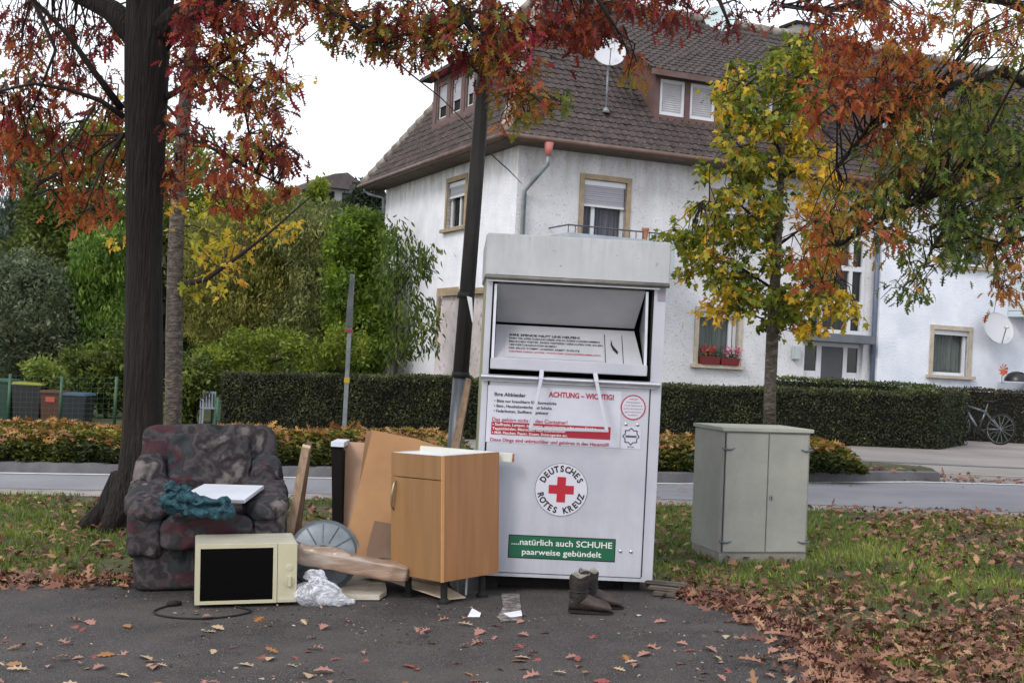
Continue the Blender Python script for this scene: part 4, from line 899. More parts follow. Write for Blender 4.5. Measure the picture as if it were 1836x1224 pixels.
# ================================================================== BOOTS
m_lea = mat('scuffed_leather', '#120f0d', '#2a221e', 9, .6, .5, 50, c3='#27201c'); m_leb = mat('pale_toe_leather', '#231c19', '#3e332e', 9, .6, .4, 50); m_lining = mat('grey_lining', '#85827b', '#a5a19a', 20, .95, .6, 60)
def loft(mb, secs, n=20):
    base = len(mb.v)
    for s in secs: mb.v += s
    m_ = len(secs[0])
    for i in range(len(secs)-1):
        for k in range(m_): a_ = base+i*m_+k; b_ = base+i*m_+(k+1) % m_; mb.f.append((a_, b_, b_+m_, a_+m_))
    mb.f.append(tuple(base+k for k in reversed(range(m_)))); mb.f.append(tuple(base+(len(secs)-1)*m_+k for k in range(m_)))
def boot(loc, rz, lab, lean):
    t = empty('ankle_boot', loc, rz, lab, 'boot', 'pair of worn boots before the container')
    t.scale = (.88, .92, .86)
    n_ = 20; secs = []
    # foot along +x : (x, half width, top height)
    for (x, hw_, h_) in ((-.085, .018, .06), (-.078, .034, .10), (-.04, .040, .125), (0, .040, .13), (.04, .042, .118), (.08, .048, .10), (.12, .053, .088), (.15, .051, .076), (.172, .042, .06), (.186, .022, .040)):
        s = []
        for k in range(n_):
            a_ = 2*PI*k/n_; y = hw_*math.cos(a_)*(1 if math.sin(a_) < 0 else (1-.25*math.sin(a_)**2)); z = .014+(h_-.014)*(.5+.5*math.sin(a_)) if True else 0
            wv = .004*mnoise.noise(Vector((x*30, a_*2, lean)))
            s.append((x, y+wv, z+wv))
        secs.append(s)
    mb = MB(); loft(mb, secs); mb.build('foot_leather', m_leb, t, smooth=True)
    mb = MB(); secs = []
    for i, (z, rx, ry, cx) in enumerate(((.05, .05, .04, -.03), (.09, .062, .046, -.024), (.12, .06, .048, -.026), (.15, .059, .05, -.028), (.18, .062, .053, -.028), (.21, .065, .055, -.028), (.235, .065, .056, -.027))):
        secs.append([(cx+lean*z*.2+(rx+.004*mnoise.noise(Vector((k*.7, i*.9, lean*9))))*math.cos(2*PI*k/n_), (ry+.004*mnoise.noise(Vector((k*.7, i*.9, 5))))*math.sin(2*PI*k/n_), z+(.010*math.sin(k*1.1+lean*7) if i == 6 else 0)) for k in range(n_)])
    base = len(mb.v)
    for s in secs: mb.v += s
    for i in range(len(secs)-1):
        for k in range(n_): a_ = base+i*n_+k; b_ = base+i*n_+(k+1) % n_; mb.f.append((a_, b_, b_+n_, a_+n_))
    mb.build('shaft', m_lea, t, smooth=True)
    top = secs[-1]; cxm = sum(p[0] for p in top)/n_; ln = MB()
    ln.v = [((p[0]-cxm)*.93+cxm, p[1]*.93, p[2]+.006+.006*math.sin(k*2.3)) for k, p in enumerate(top)]+[((p[0]-cxm)*.7+cxm, p[1]*.7, .17) for p in top]
    ln.f = [(k, k+n_, (k+1) % n_+n_, (k+1) % n_) for k in range(n_)]+[tuple(range(n_, 2*n_))]; ln.build('lining', m_lining, t, smooth=True)
    so = MB(); out_ = []
    for k in range(28):
        a_ = 2*PI*k/28; x = .055+.142*math.cos(a_); y = .046*math.sin(a_)*(1-.18*math.exp(-((x-.05)/.04)**2)); out_.append((x, y))
    so.add([(x, y, 0) for x, y in out_]+[(x, y, .016) for x, y in out_], [tuple(reversed(range(28))), tuple(range(28, 56))]+[(k, (k+1) % 28, (k+1) % 28+28, k+28) for k in range(28)]); so.box(-.075, -.01, -.034, .034, -.0, .012); so.build('sole', m_black, t)
    st = MB(); st.tube([(-.03+lean*.03+.056*math.cos(a_*PI/8), .047*math.sin(a_*PI/8), .135) for a_ in range(17)], .006, 6); st.build('strap', m_lea, t, smooth=True)
    st = MB()
    for z in (.10, .13, .16, .19, .21): st.bar((.030+lean*z*.2, -.018, z), (.031+lean*z*.2, .018, z+.008), .006, .006)
    st.build('lace', m_black, t)
q = G(1043, 1101); boot((q.x, q.y, q.z+.012), math.radians(-6), 'nearer left worn dark ankle boot with light lining showing', .1)
q = G(1070, 1098); boot((q.x-.015, q.y+.1, q.z+.012), math.radians(-4), 'rear right worn dark ankle boot partly hidden by its mate', -.25)

# ================================================================== UTILITY CABINET
uy = 8.95; uq = P(1288, 1014, uy); uz = g(uq.x, uy)
ut = empty('utility_cabinet', (uq.x, uy, uz), math.radians(7), 'grey beige street utility cabinet with two doors and strap hinges', 'utility cabinet')
ut.rotation_euler = (0, math.radians(-.6), math.radians(14))
m_ut = speckle(mat('grp_grey_beige', '#8e8f89', '#9b9b94', 4, .55, .1, 90), '#6d716c', 160, .6, .4)
UW, UD, UH = .675, .52, .965
MB().box(0, UW, .012, UD, .07, UH-.04).build('body', m_ut, ut, bevel=.006)
MB().box(.004, UW-.006, .012, UD-.01, -.05, .0695).build('plinth', mat('plinth_concrete', '#7d7a74', '#8f8b84', 6, .9), ut)
MB().prism([(-.012, UH-.039), (UW+.012, UH-.039), (UW+.014, UH-.012), (-.014, UH-.012)], -.02, UD+.01).build('roof', mat('pale_lid', '#97998f', '#a4a69b', 4, .6), ut, bevel=.004)
for i in range(2):
    x0, x1 = (.026, UW/2+.008) if i == 0 else (UW/2+.014, UW-.018)
    d = MB().box(x0, x1, -.004, .0115, .082, UH-.052).build('door', m_ut, ut, bevel=.003)
    if i == 1: MB().prism([(UW/2+.03, .45), (UW/2+.052, .45), (UW/2+.052, .475), (UW/2+.041, .488), (UW/2+.03, .475)], -.012, -.0042).build('lock', m_zinc, d); MB().box(UW/2+.038, UW/2+.044, -.0128, -.0122, .455, .475).build('keyhole', m_black, d)
    for z in (.155, UH-.16):
        xc = x0+.002 if i == 0 else x1-.002; sgn = 1 if i == 0 else -1
        hb_ = MB(); hb_.tube([(xc-.035*sgn, -.006, z+.004), (xc-.01*sgn, -.012, z-.004), (xc+.03*sgn, -.012, z-.006), (xc+.06*sgn, -.009, z+.004)], [.004, .008, .007, .003], 6); hb_.tube([(xc-.008*sgn, -.012, z), (xc-.008*sgn, -.012, z+.03)], .005, 6); hb_.build('hinge', m_greyp, d, smooth=True)
MB().box(.016, .0215, -.002, .0, .08, UH-.05).build('seam', m_black, ut); MB().box(UW-.0155, UW-.0125, .008, .0105, .08, UH-.05)

# ================================================================== BULKY WASTE BESIDE THE CABINET
m_ply = mat('light_plywood', '#9a7a62', '#a98a72', 3, .7, .1, 40); m_card = mat('brown_cardboard', '#7a5a3e', '#86664a', 2.5, .8, .15, 30); m_board = mat('chipboard_brown', '#86653f', '#94734c', 3, .7, .1, 60)
m_raw = mat('raw_timber', '#6d5a48', '#8f7a64', 5, .85, .4, 30, stretch=(6, 6, .6)); m_pale = mat('pale_timber_edge', '#b09c88', '#c2b09c', 8, .8)
def slab(name, corners_px, Yb, Yt, th, mt, label, cat, edge=None, group=None):
    """board whose four corners stand where asked: bottom pair at depth Yb, top pair at depth Yt"""
    bl, br_, tr_, tl = [P(px, py, Y) for (px, py), Y in zip(corners_px, (Yb, Yb, Yt, Yt))]
    pts_ = [bl, br_, tr_, tl]; n_ = (br_-bl).cross(tl-bl).normalized()
    if n_.y < 0: n_ = -n_
    c = (bl+br_)/2; t = empty(name, c, 0, label, cat, group)
    q = [p-c for p in pts_]+[p-c+n_*th for p in pts_]
    MB().add(q, [(0,1,2,3),(7,6,5,4),(0,4,5,1),(1,5,6,2),(2,6,7,3),(3,7,4,0)]).build('board', mt, t, bevel=.002)
    if edge:
        e = MB(); a_, b_ = pts_[3]-c, pts_[2]-c; e.bar(a_+n_*th/2, b_+n_*th/2, th*1.02, .012, n_); e.build('edge', edge, t)
    return t
# two leaning battens
slab('timber_batten', [(511, 961), (526, 964), (555, 803), (541, 800)], 7.75, 8.0, .045, m_raw, 'rough grey brown batten leaning left of the metal lid, front one', 'batten', m_pale)
slab('timber_batten', [(527, 958), (537, 960), (559, 795), (551, 786)], 7.86, 8.1, .04, mat('brown_timber', '#5d4433', '#755a45', 5, .8, .3, 30), 'split brown batten leaning close behind the grey one', 'batten')
# dark board with a white top edge
t = slab('dark_board', [(596, 990), (614, 990), (613, 800), (594, 800)], 8.0, 8.15, .3, mat('espresso_veneer', '#0c0908', '#15100e', 5, .7, spec=.1), 'narrow dark brown cabinet side with white top leaning behind the lid', 'board')
a_ = P(593, 800, 8.13); MB().box(0, .083, .0, .3, 0, .03).build('white_top', mat('white_top_edge', '#c2ccdc', '#ccd4e0', 6, .4), t, loc=a_-t.location)
slab('plywood_sheet', [(610, 1000), (690, 1000), (700, 795), (616, 791)], 8.0, 8.35, .016, m_ply, 'pale pinkish plywood sheet standing behind the cardboard', 'plywood sheet')
# cardboard sheets
slab('cardboard_sheet', [(628, 985), (720, 1000), (740, 800), (657, 770)], 7.9, 8.15, .006, m_card, 'tall brown cardboard strip with torn corner, rear one', 'cardboard')
def poly_sheet(name, poly_px, Yb, Yt, th, mt, label, cat, wav=.0):
    ys_ = [p[1] for p in poly_px]; y0_, y1_ = min(ys_), max(ys_)
    pts_ = [P(px, py, Yb+(Yt-Yb)*(y1_-py)/(y1_-y0_)) for px, py in poly_px]
    c = min(pts_, key=lambda v_: v_.z).copy(); t = empty(name, c, 0, label, cat)
    n_ = len(pts_); back = [p+Vector((0, th, 0)) for p in pts_]
    MB().add([p-c for p in pts_]+[p-c for p in back], [tuple(range(n_)), tuple(range(2*n_-1, n_-1, -1))]+[(i, i+n_, (i+1) % n_+n_, (i+1) % n_) for i in range(n_)]).build('sheet', mt, t)
    return t
t = poly_sheet('cardboard_sheet', [(616, 984), (668, 771), (745, 786), (790, 800), (800, 1000), (640, 1000)], 7.62, 8.05, .006, mat('tan_cardboard', '#8b6644', '#99744f', 2.5, .8, .15, 30), 'large tan cardboard sheet leaning behind the kitchen cabinet', 'cardboard')
poly_sheet('cardboard_scrap', [(657, 988), (671, 933), (700, 938), (760, 940), (760, 1000), (658, 1000)], 7.5, 7.60, .006, mat('dark_cardboard', '#5d4839', '#6c5544', 2.5, .8, .2, 30), 'darker torn cardboard scrap at the foot of the tan sheet', 'cardboard')
# tall plank between lamp post and container
slab('tall_plank', [(806, 812), (822, 812), (845, 680), (836, 676)], 8.5, 8.9, .05, mat('old_brown_plank', '#6a5748', '#85705e', 5, .85, .3, 30, stretch=(6, 6, .6)), 'tall brown plank wedged between the lamp post and the container', 'plank')
o_ = [c for c in bpy.data.objects if c.name.startswith('tall_plank')][0]
# lengthen it to the ground
# metal lid / drum with radial ribs
q = P(580, 985, 7.62); q.z = g(q.x, 7.62)+.02; dl = empty('metal_lid', q, 0, 'round galvanised metal lid with radial ribs standing on edge', 'metal lid')
Rl = Matrix.Rotation(math.radians(74), 3, 'X'); rr = .215; cz = .2
m_galv = mat('galvanised_steel', '#5d666e', '#7e878e', 5, .5, .1, 30, metal=.3)
MB().lathe([(.001, .02), (.05, .02), (.055, .03), (.08, .03), (.19, .0), (.205, -.02), (.215, -.015), (.215, -.03), (.0, -.03)], 40, (0, 0, cz), Rl).build('disc', m_galv, dl, smooth=True, auto=.6)
for k in range(12):
    a_ = 2*PI*k/12+.1; MB().bar(Rl @ Vector((.075*math.cos(a_), .075*math.sin(a_), .033))+Vector((0, 0, cz)), Rl @ Vector((.19*math.cos(a_), .19*math.sin(a_), .004))+Vector((0, 0, cz)), .006, .006).build('rib', m_galv, dl)
MB().lathe([(.001, .032), (.042, .032), (.044, .036), (.036, .036)], 24, (0, 0, cz), Rl).build('hub', m_black, dl)
# small broken crate behind
q = P(552, 955, 8.3); q.z = g(q.x, 8.3); t = empty('wooden_crate', q, .2, 'low dark wooden crate behind the metal lid', 'crate')
for i in range(3): MB().box(-.12, .22, -.01, .01, .02+.085*i, .09+.085*i).build('slat', m_raw, t)
MB().box(-.13, .2, -.03, .25, .285, .3).build('top_board', m_raw, t, bevel=.002); MB().box(-.13, -.11, .011, .25, .02, .28).build('side_board', m_raw, t)
# wrapped roll
m_wrap = mat('plastic_wrapped_card', '#7d6552', '#a2958b', 3.5, .35, .5, 9, c3='#8c7463', dist=.02, stretch=(.5, 1.5, 2), coat=.35)
A_, B_ = P(541, 1000, 7.45), P(725, 1033, 7.42); dv = B_-A_; L_w = dv.length; Rw = dv.to_track_quat('X', 'Z').to_matrix()
t = empty('wrapped_roll', A_, 0, 'bundle of brown material wrapped in clear plastic beside the cabinet', 'wrapped bundle')
mb = MB(); mb.puff(dv*.5+Vector((0, 0, .02)), (L_w*.54, .08, .05), 44, 9, .010, 6, 31, Rw); mb.puff(dv*.22+Vector((0, .0, .03)), (L_w*.28, .075, .055), 24, 6, .016, 8, 33, Rw)
mb.build('roll', m_wrap, t, smooth=True)
# clear plastic bag
q = G(572, 1084); t = empty('plastic_bag', (q.x, q.y, q.z), 0, 'crumpled clear plastic bag beside the microwave', 'plastic bag')
m_bag = bpy.data.materials.new('clear_plastic'); m_bag.use_nodes = True; _t = m_bag.node_tree; _b = _t.nodes['Principled BSDF']; _b.inputs['Base Color'].default_value = lin('#e6eaf2'); _b.inputs['Roughness'].default_value = .6; _b.inputs['Specular IOR Level'].default_value = .25
_n = _t.nodes.new('ShaderNodeTexNoise'); _n.inputs['Scale'].default_value = 11; _n.inputs['Distortion'].default_value = 4; _tc = _t.nodes.new('ShaderNodeTexCoord'); _t.links.new(_tc.outputs['Object'], _n.inputs['Vector'])
_r = _t.nodes.new('ShaderNodeValToRGB'); _r.color_ramp.elements[0].position = .38; _r.color_ramp.elements[0].color = (.22,)*3+(1,); _r.color_ramp.elements[1].position = .66; _r.color_ramp.elements[1].color = (.75,)*3+(1,)
_tr = _t.nodes.new('ShaderNodeBsdfTransparent'); _mx = _t.nodes.new('ShaderNodeMixShader'); _t.links.new(_n.outputs['Fac'], _r.inputs[0]); _t.links.new(_r.outputs[0], _mx.inputs[0]); _t.links.new(_tr.outputs[0], _mx.inputs[1]); _t.links.new(_b.outputs[0], _mx.inputs[2]); _t.links.new(_mx.outputs[0], _t.nodes['Material Output'].inputs[0])
_bp = _t.nodes.new('ShaderNodeBump'); _bp.inputs['Strength'].default_value = .2; _bp.inputs['Distance'].default_value = .01; _t.links.new(_n.outputs['Fac'], _bp.inputs['Height']); _t.links.new(_bp.outputs[0], _b.inputs['Normal'])
mb = MB(); mb.puff((-.01, .0, .075), (.12, .09, .085), 30, 2.4, .03, 8, 21, None, False); mb.puff((.08, .0, .03), (.085, .07, .035), 22, 2.2, .03, 12, 22); mb.puff((-.03, .03, .165), (.05, .04, .055), 18, 2, .03, 14, 23)
for k in range(6): a_ = .3+k*.4; mb.tube([(0, 0, .14), (.05*math.cos(a_), -.02, .14+.03*math.sin(a_)), (.12*math.cos(a_), -.03, .10+.03*math.sin(a_))], [.02, .02, .003], 5, squash=.3)
t.scale = (1.15, 1.0, .88); mb.build('film', m_bag, t, smooth=True)
# flat panels on the ground
def flat(name, px_poly, z0, th, mt, lab, cat, dz=None):
    pts_ = [G(*p) for p in px_poly]; c = sum(pts_, Vector())/len(pts_); t = empty(name, c, 0, lab, cat); n_ = len(pts_); dz = dz or [0]*n_
    lo_ = [p-c+Vector((0, 0, z0+d)) for p, d in zip(pts_, dz)]; hi_ = [p+Vector((0, 0, th)) for p in lo_]
    MB().add(lo_+hi_, [tuple(reversed(range(n_))), tuple(range(n_, 2*n_))]+[(i, (i+1) % n_, (i+1) % n_+n_, i+n_) for i in range(n_)]).build('board', mt, t, bevel=.002); return t
flat('insulation_board', [(610, 1079), (680, 1079), (693, 1070), (690, 1055), (640, 1040), (590, 1045), (585, 1070)], .012, .028, mat('frayed_white_board', '#a59b8c', '#bdb6aa', 9, .9, .6, 40), 'pale frayed insulation board lying flat beside the plastic bag', 'board')
flat('loose_veneer_sheet', [(640, 1050), (655, 1045), (800, 1068), (835, 1078), (800, 1082)], .05, .008, m_pale, 'thin pale panel sliding out from under the kitchen cabinet', 'veneer sheet', [.04, .045, 0, -.03, -.03])
flat('loose_veneer_sheet', [(650, 1046), (690, 1036), (800, 1056), (800, 1070)], .085, .01, mat('brown_thin_panel', '#6e5a45', '#87705a', 6, .8, .3, 30), 'brown thin panel lying above the pale one under the cabinet', 'veneer sheet', [0, .02, -.03, -.03])
q = P(836, 1052, 7.55); t = empty('thin_strip', (q.x, 7.55, g(q.x, 7.55)+.01), 0, 'short white strip standing between cabinet foot and container', 'strip'); MB().bar((0, 0, 0), (.0, .05, .09), .012, .006).build('strip', m_pvc, t); 
q = P(822, 1052, 7.6); t = empty('thin_strip', (q.x, 7.6, g(q.x, 7.6)+.01), 0, 'grey metal strip just left of the short white strip', 'strip'); MB().bar((0, 0, 0), (-.02, .05, .1), .012, .006).build('strip', m_galv, t)
# scraps of white paper and a bottle cap
m_pap = mat('white_paper', '#c9ccda', '#d8dae4', 9, .7)
for i, (pp_, lab) in enumerate(((((838, 1108), (846, 1099), (862, 1105), (860, 1108)), 'small folded white paper scrap on the asphalt, left one'), (((900, 1102), (934, 1103), (936, 1110), (912, 1109)), 'longer white paper scrap on the asphalt, right one'))):
    pts_ = [G(*p) for p in pp_]; c = sum(pts_, Vector())/4; o_ = MB().add([p-c+Vector((0, 0, .008+.02*(k == 1)+.012*(k == 2))) for k, p in enumerate(pts_)]+[p-c+Vector((0, 0, .0095+.02*(k == 1)+.012*(k == 2))) for k, p in enumerate(pts_)], [(0,3,2,1),(4,5,6,7),(0,1,5,4),(1,2,6,5),(2,3,7,6),(3,0,4,7)]).build('paper_scrap', m_pap, loc=c); tag(o_, lab, 'paper scrap')
q = G(1145, 1106); o_ = MB().lathe([(.001, .006), (.012, .006), (.015, .0), (.013, 0)], 14).build('bottle_cap', m_alu, loc=q+Vector((0, 0, .009)), smooth=True); tag(o_, 'tiny silver bottle cap on the asphalt right of the boots', 'bottle cap')
# worn paint patch
pts_ = [G(*p) for p in ((898, 1066), (931, 1067), (934, 1092), (936, 1116), (897, 1117), (893, 1108), (902, 1090))]
mw_ = mat('worn_paint', '#4e4947', '#8f8a86', 26, .85, .3, 80, lo=.45, hi=.66); o_ = MB().add([p+Vector((0, 0, .0105)) for p in pts_], [tuple(range(7))]).build('worn_paint_patch', mw_); tag(o_, kind='structure')

# ================================================================== LAMP POST, SIGN POST
q = P(812, 800, 9.9); top = P(873, 60, 9.9); zt_ = P(835, 535, 9.9); base = zt_+(zt_-top)*((zt_.z-g(q.x, 9.9))/(top.z-zt_.z)); mid = P(826, 672, 9.9)
lp = empty('lamp_post', base, 0, 'tall dark leaning metal lamp post behind the clothing container', 'lamp post')
d_ = (top-base); ext = top+d_*.55
m_post = mat('weathered_post_paint', '#2b2b2c', '#3c3b3b', 5, .5, .2, 30, stretch=(8, 8, .6)); m_post2 = mat('grey_post_paint', '#3c4045', '#5c636a', 5, .45, .1, 30, stretch=(8, 8, .6), metal=.3)
MB().tube([mid-base, ext-base], [.062, .049], 16).build('pole', m_post, lp, smooth=True)
MB().tube([(0, 0, 0), mid-base], [.057, .058], 16).build('lower_pole', m_post2, lp, smooth=True)
MB().tube([mid-base-d_*.005, mid-base+d_*.006], [.068, .068], 16).build('clamp_band', m_black, lp, smooth=True)
MB().tube([zt_-base, zt_-base+d_*.012], [.067, .063], 16).build('collar', m_black, lp, smooth=True)
hp = ext-base; MB().tube([hp, hp+Vector((.1, -.1, .25)), hp+Vector((.5, -.5, .4)), hp+Vector((.9, -.9, .42))], .035, 10).build('arm', m_post, lp, smooth=True)
MB().puff(hp+Vector((1.15, -1.15, .4)), (.3, .12, .07), 8, 3, 0, 1, 1).build('lamp_head', m_greyp, lp, smooth=True)
q = P(843, 552, 9.8); t = MB().add([(-.03, 0, .09), (.01, 0, .08), (.028, .0, -.10), (.02, .0, -.11), (-.03, .02, .09), (.01, .02, .08), (.028, .02, -.10), (.02, .02, -.11)], [(0,3,2,1),(4,5,6,7),(0,1,5,4),(1,2,6,5),(2,3,7,6),(3,0,4,7)]).build('paper_notice', m_pvc, loc=q); tag(t, 'folded white paper notice stuck to the dark lamp post', 'notice')
# temporary sign post on stacked rubber plates, sign seen edge-on
Y_ = 19.3; b_ = P(617, 772, Y_); b_.z = g(b_.x, Y_)+.01; tp = P(632, 492, Y_)
sp = empty('sign_post', b_, 0, 'slim galvanised sign post with edge-on sign and yellow band', 'sign post')
top_ = tp-b_; MB().bar((0, 0, .0), top_, .06, .06).build('post', m_zinc, sp)
f_ = lambda s: top_*s
MB().bar(f_(.70)+Vector((0, -.05, 0)), f_(.995)+Vector((0, -.05, 0)), .10, .02).build('sign_plate', mat('sign_back', '#6f7478', '#80858a', 5, .4, metal=.4), sp) if False else MB().prism([(-.055, -.36), (.045, -.36), (.04, .1), (.01, .42), (-.02, .42), (-.05, .0)], -.07, -.04).build('sign_plate', mat('sign_back', '#4f5459', '#63686d', 5, .4, metal=.3), sp, loc=f_(.84))
MB().bar(f_(.675)+Vector((0, -.01, 0)), f_(.69)+Vector((0, -.01, 0)), .10, .09).build('red_mark', m_letr, sp); MB().bar(f_(.39), f_(.42), .075, .075).build('yellow_band', mat('yellow_tape', '#b59f2c', rough=.5), sp)
m_rub = mat('recycled_rubber', '#1c1c1e', '#2b2b2d', 12, .85, .4, 40)
for i, (dx, lab) in enumerate(((0.04, 'lower black rubber sign base plate beyond the road'), (.0, 'upper black rubber sign base plate under the post'))):
    t = empty('rubber_base_plate', (b_.x+.12+dx, Y_, b_.z+.105*i), .04*i, lab, 'base plate', 'stacked sign base plates')
    MB().prism([(-.44, 0), (.44, 0), (.43, .05), (.36, .1), (-.32, .1), (-.42, .05)], -.2, .2).build('plate', m_rub, t, bevel=.012); MB().box(-.25, .25, -.215, -.2, .03, .06).build('grip', m_black, t)
sp.location.z += .0

# ================================================================== VEGETATION
T_OAK = [(0, '#374c26'), (.14, '#5f7434'), (.28, '#868434'), (.42, '#a87a36'), (.58, '#b55f34'), (.72, '#8a3a2e'), (.86, '#472322'), (1, '#a83446')]
m_oak = leafmat('oak_leaf', T_OAK, .46)
m_maple = leafmat('maple_leaf', [(0, '#465a24'), (.3, '#76872e'), (.55, '#b3a636'), (.78, '#e0b236'), (1, '#d08034')], .38)
m_bark = mat('dark_bark', '#120e0d', '#2e2521', 4.5, .95, 1, 7, 8, stretch=(7, 7, .55), dist=.10, c3='#1d1715')
m_bark2 = mat('grey_bark', '#3c3732', '#6d655c', 9, .9, .9, 20, c3='#524b44', stretch=(1, 1, 2.2), dist=.04)
m_twig = mat('twig', '#241d19', rough=.9)

def crown_from_clusters(tree, clusters, limbs, mt, tmpl, size, per, rad, name='crown', droop=.7, twr=.006, flat=0, zs=.8, twigs=True):
    """clusters: (Vector, tone, spread); limbs: list of polylines; leaves hang along small twigs"""
    pts_ = [p for l in limbs for p in l]
    tw = MB(); C = []; D = []; N = []; S = []; T = []
    for (c, tone, sp_) in clusters:
        nb = min(pts_, key=lambda p: (p-c).length+(.8*max(0, p.z-c.z) if flat else 0))
        if twigs and (nb-c).length < 4.5:
            m_ = nb.lerp(c, .5)+Vector((random.uniform(-.1, .1), random.uniform(-.1, .1), .12*(nb-c).length)); r0 = min(.022, twr*(1+(nb-c).length*.8))
            tw.tube([nb, m_, c], [r0, r0*.6, .003], 5, cap=False)
        k = max(3, int(per*random.uniform(.6, 1.4)))
        for _ in range(random.choice((2, 3, 3, 4))):
            e = c+Vector((random.gauss(0, rad), random.gauss(0, rad), random.gauss(-rad*.3, rad*zs)))
            if twigs: tw.tube([c, c.lerp(e, .5)+Vector((0, 0, .04)), e], [.004, .0035, .002], 4, cap=False)
            kk = k//3+1
            for i in range(kk):
                s = random.uniform(.15, 1.05); p = c.lerp(e, s)+Vector((random.gauss(0, .035), random.gauss(0, .035), random.gauss(0, .035)))
                C.append(p); d = (e-c).normalized()*.6+Vector((random.gauss(0, .6), random.gauss(0, .6), random.gauss(-droop, .45))); D.append(d)
                N.append((random.gauss(0, .7), random.gauss(0, .7), .8)); S.append(size*random.uniform(.6, 1.15)); T.append(tone+random.gauss(0, sp_))
    if tw.v: tw.build('twigs', m_twig, tree)
    return leafmesh(name, mt, tmpl, C, D, N, S, T, tree)
def oakY(px):
    if px < 320: return random.uniform(10.55, 11.4)
    if 770 < px < 1000: return random.uniform(8.95, 9.7)
    return random.uniform(9.1, 10.7)
def blob_clusters(blobs, Y0, Y1, yf=None):
    out_ = []
    for (cx, cy, rx, ry, n_, tone, sp_) in blobs:
        for _ in range(n_):
            a_ = random.uniform(0, 2*PI); r_ = math.sqrt(random.random()); Y = yf(cx+rx*r_*math.cos(a_)) if yf else random.uniform(Y0, Y1)
            out_.append((P(cx+rx*r_*math.cos(a_), cy+ry*r_*math.sin(a_), Y), tone+random.gauss(0, sp_*.6), sp_))
    return out_
def limb(pp, Ys): return [P(x, y, Y) for (x, y), Y in zip(pp, Ys)]
def dens(l, n_=6):
    o_ = []
    for a_, b_ in zip(l, l[1:]):
        for i in range(n_): o_.append(a_.lerp(b_, i/n_))
    return o_+[l[-1]]

# ---- the big oak on the left
b0 = G(236, 946); oak = empty('oak_tree', b0, 0, 'big dark trunked oak with red and bronze leaves behind the armchair', 'tree')
tr_px = [((232, 985), .33), ((240, 930), .24), ((250, 870), .185), ((254, 780), .160), ((257, 640), .150), ((258, 480), .145), ((259, 330), .148), ((261, 200), .165), ((264, 90), .175), ((268, 10), .19), ((270, -40), .20)]
pts_ = [P(x, y, 10.3) for (x, y), r_ in tr_px]; off = Vector(b0)
def rel(l, o): return [p-o for p in l]
mb = MB(); mb.tube(rel(pts_, off), [r_ for _, r_ in tr_px], 20, wob=.14)
for an, ln in ((200, .42), (250, .38), (330, .40), (20, .36), (110, .4), (160, .38)):      # root flare
    a_ = math.radians(an); mb.tube([Vector((.1*math.cos(a_), .1*math.sin(a_), .42)), Vector((.2*math.cos(a_), .2*math.sin(a_), .14)), Vector((ln*math.cos(a_), ln*math.sin(a_), -.04))], [.09, .10, .05], 8)
mb.build('trunk', m_bark, oak, smooth=True)
L1 = limb([(276, 75), (320, 30), (400, -5), (580, -100), (800, -160)], [10.3, 10.2, 10, 9.7, 9.3]); L2 = limb([(256, 75), (205, 20), (140, -12), (0, -90), (-140, -180)], [10.3, 10.4, 10.5, 10.7, 11])
L3 = limb([(218, 195), (170, 130), (120, 60), (60, 0), (-20, -60)], [10.3, 10.1, 10, 9.9, 9.8]); L4 = limb([(268, -20), (280, -200), (300, -420), (330, -700)], [10.3, 10.3, 10.4, 10.5])
L5 = limb([(380, -40), (480, -30), (560, 0), (640, 50), (690, 90)], [10.1, 9.9, 9.7, 9.6, 9.5]); L6 = limb([(600, -120), (720, -60), (800, 0), (870, 80), (930, 150), (990, 200)], [9.7, 9.5, 9.3, 9.2, 9.1, 9.0])
L7 = limb([(800, -160), (950, -90), (1060, -20), (1110, 60)], [9.3, 9.2, 9.0, 9.0]); L8 = limb([(800, -160), (1000, -150), (1180, -80), (1290, 0), (1310, 50)], [9.3, 9.1, 9, 8.9, 8.9])
L9 = limb([(290, 180), (340, 150), (400, 110), (470, 60)], [10.3, 10.2, 10, 9.9]); L10 = limb([(290, 210), (320, 240), (370, 260), (440, 300), (500, 330)], [10.3, 10.1, 10, 9.9, 9.9])
L11 = limb([(222, 210), (180, 180), (120, 160), (60, 150), (-30, 170)], [10.3, 10.2, 10.1, 10, 9.9]); L12 = limb([(170, 190), (140, 240), (80, 300), (60, 350)], [10.2, 10.1, 10, 10]); L13 = limb([(222, 240), (190, 280), (170, 330), (150, 380)], [10.3, 10.1, 10, 10]); L14 = limb([(360, -40), (400, 60), (430, 140), (450, 260)], [10.1, 10, 10, 10])
L15 = limb([(60, 0), (100, 90), (60, 190)], [10, 10, 10])
radii = [[.13, .11, .085, .06, .04], [.12, .1, .08, .06, .04], [.030, .024, .02, .016, .012], [.17, .14, .11, .07], [.035, .028, .022, .016, .008], [.04, .032, .026, .02, .014, .008], [.035, .026, .018, .01], [.04, .035, .026, .016, .008], [.03, .022, .016, .01], [.03, .022, .016, .012, .006], [.024, .018, .014, .011, .008], [.012, .009, .007, .004], [.014, .011, .008, .005], [.03, .02, .014, .008], [.02, .014, .008]]
limbs = [L1, L2, L3, L4, L5, L6, L7, L8, L9, L10, L11, L12, L13, L14, L15]
for l, r_ in zip(limbs, radii): MB().tube(rel(l, off), r_, 8, wob=.3).build('limb', m_bark if r_[0] > .1 else m_twig, oak, smooth=True)
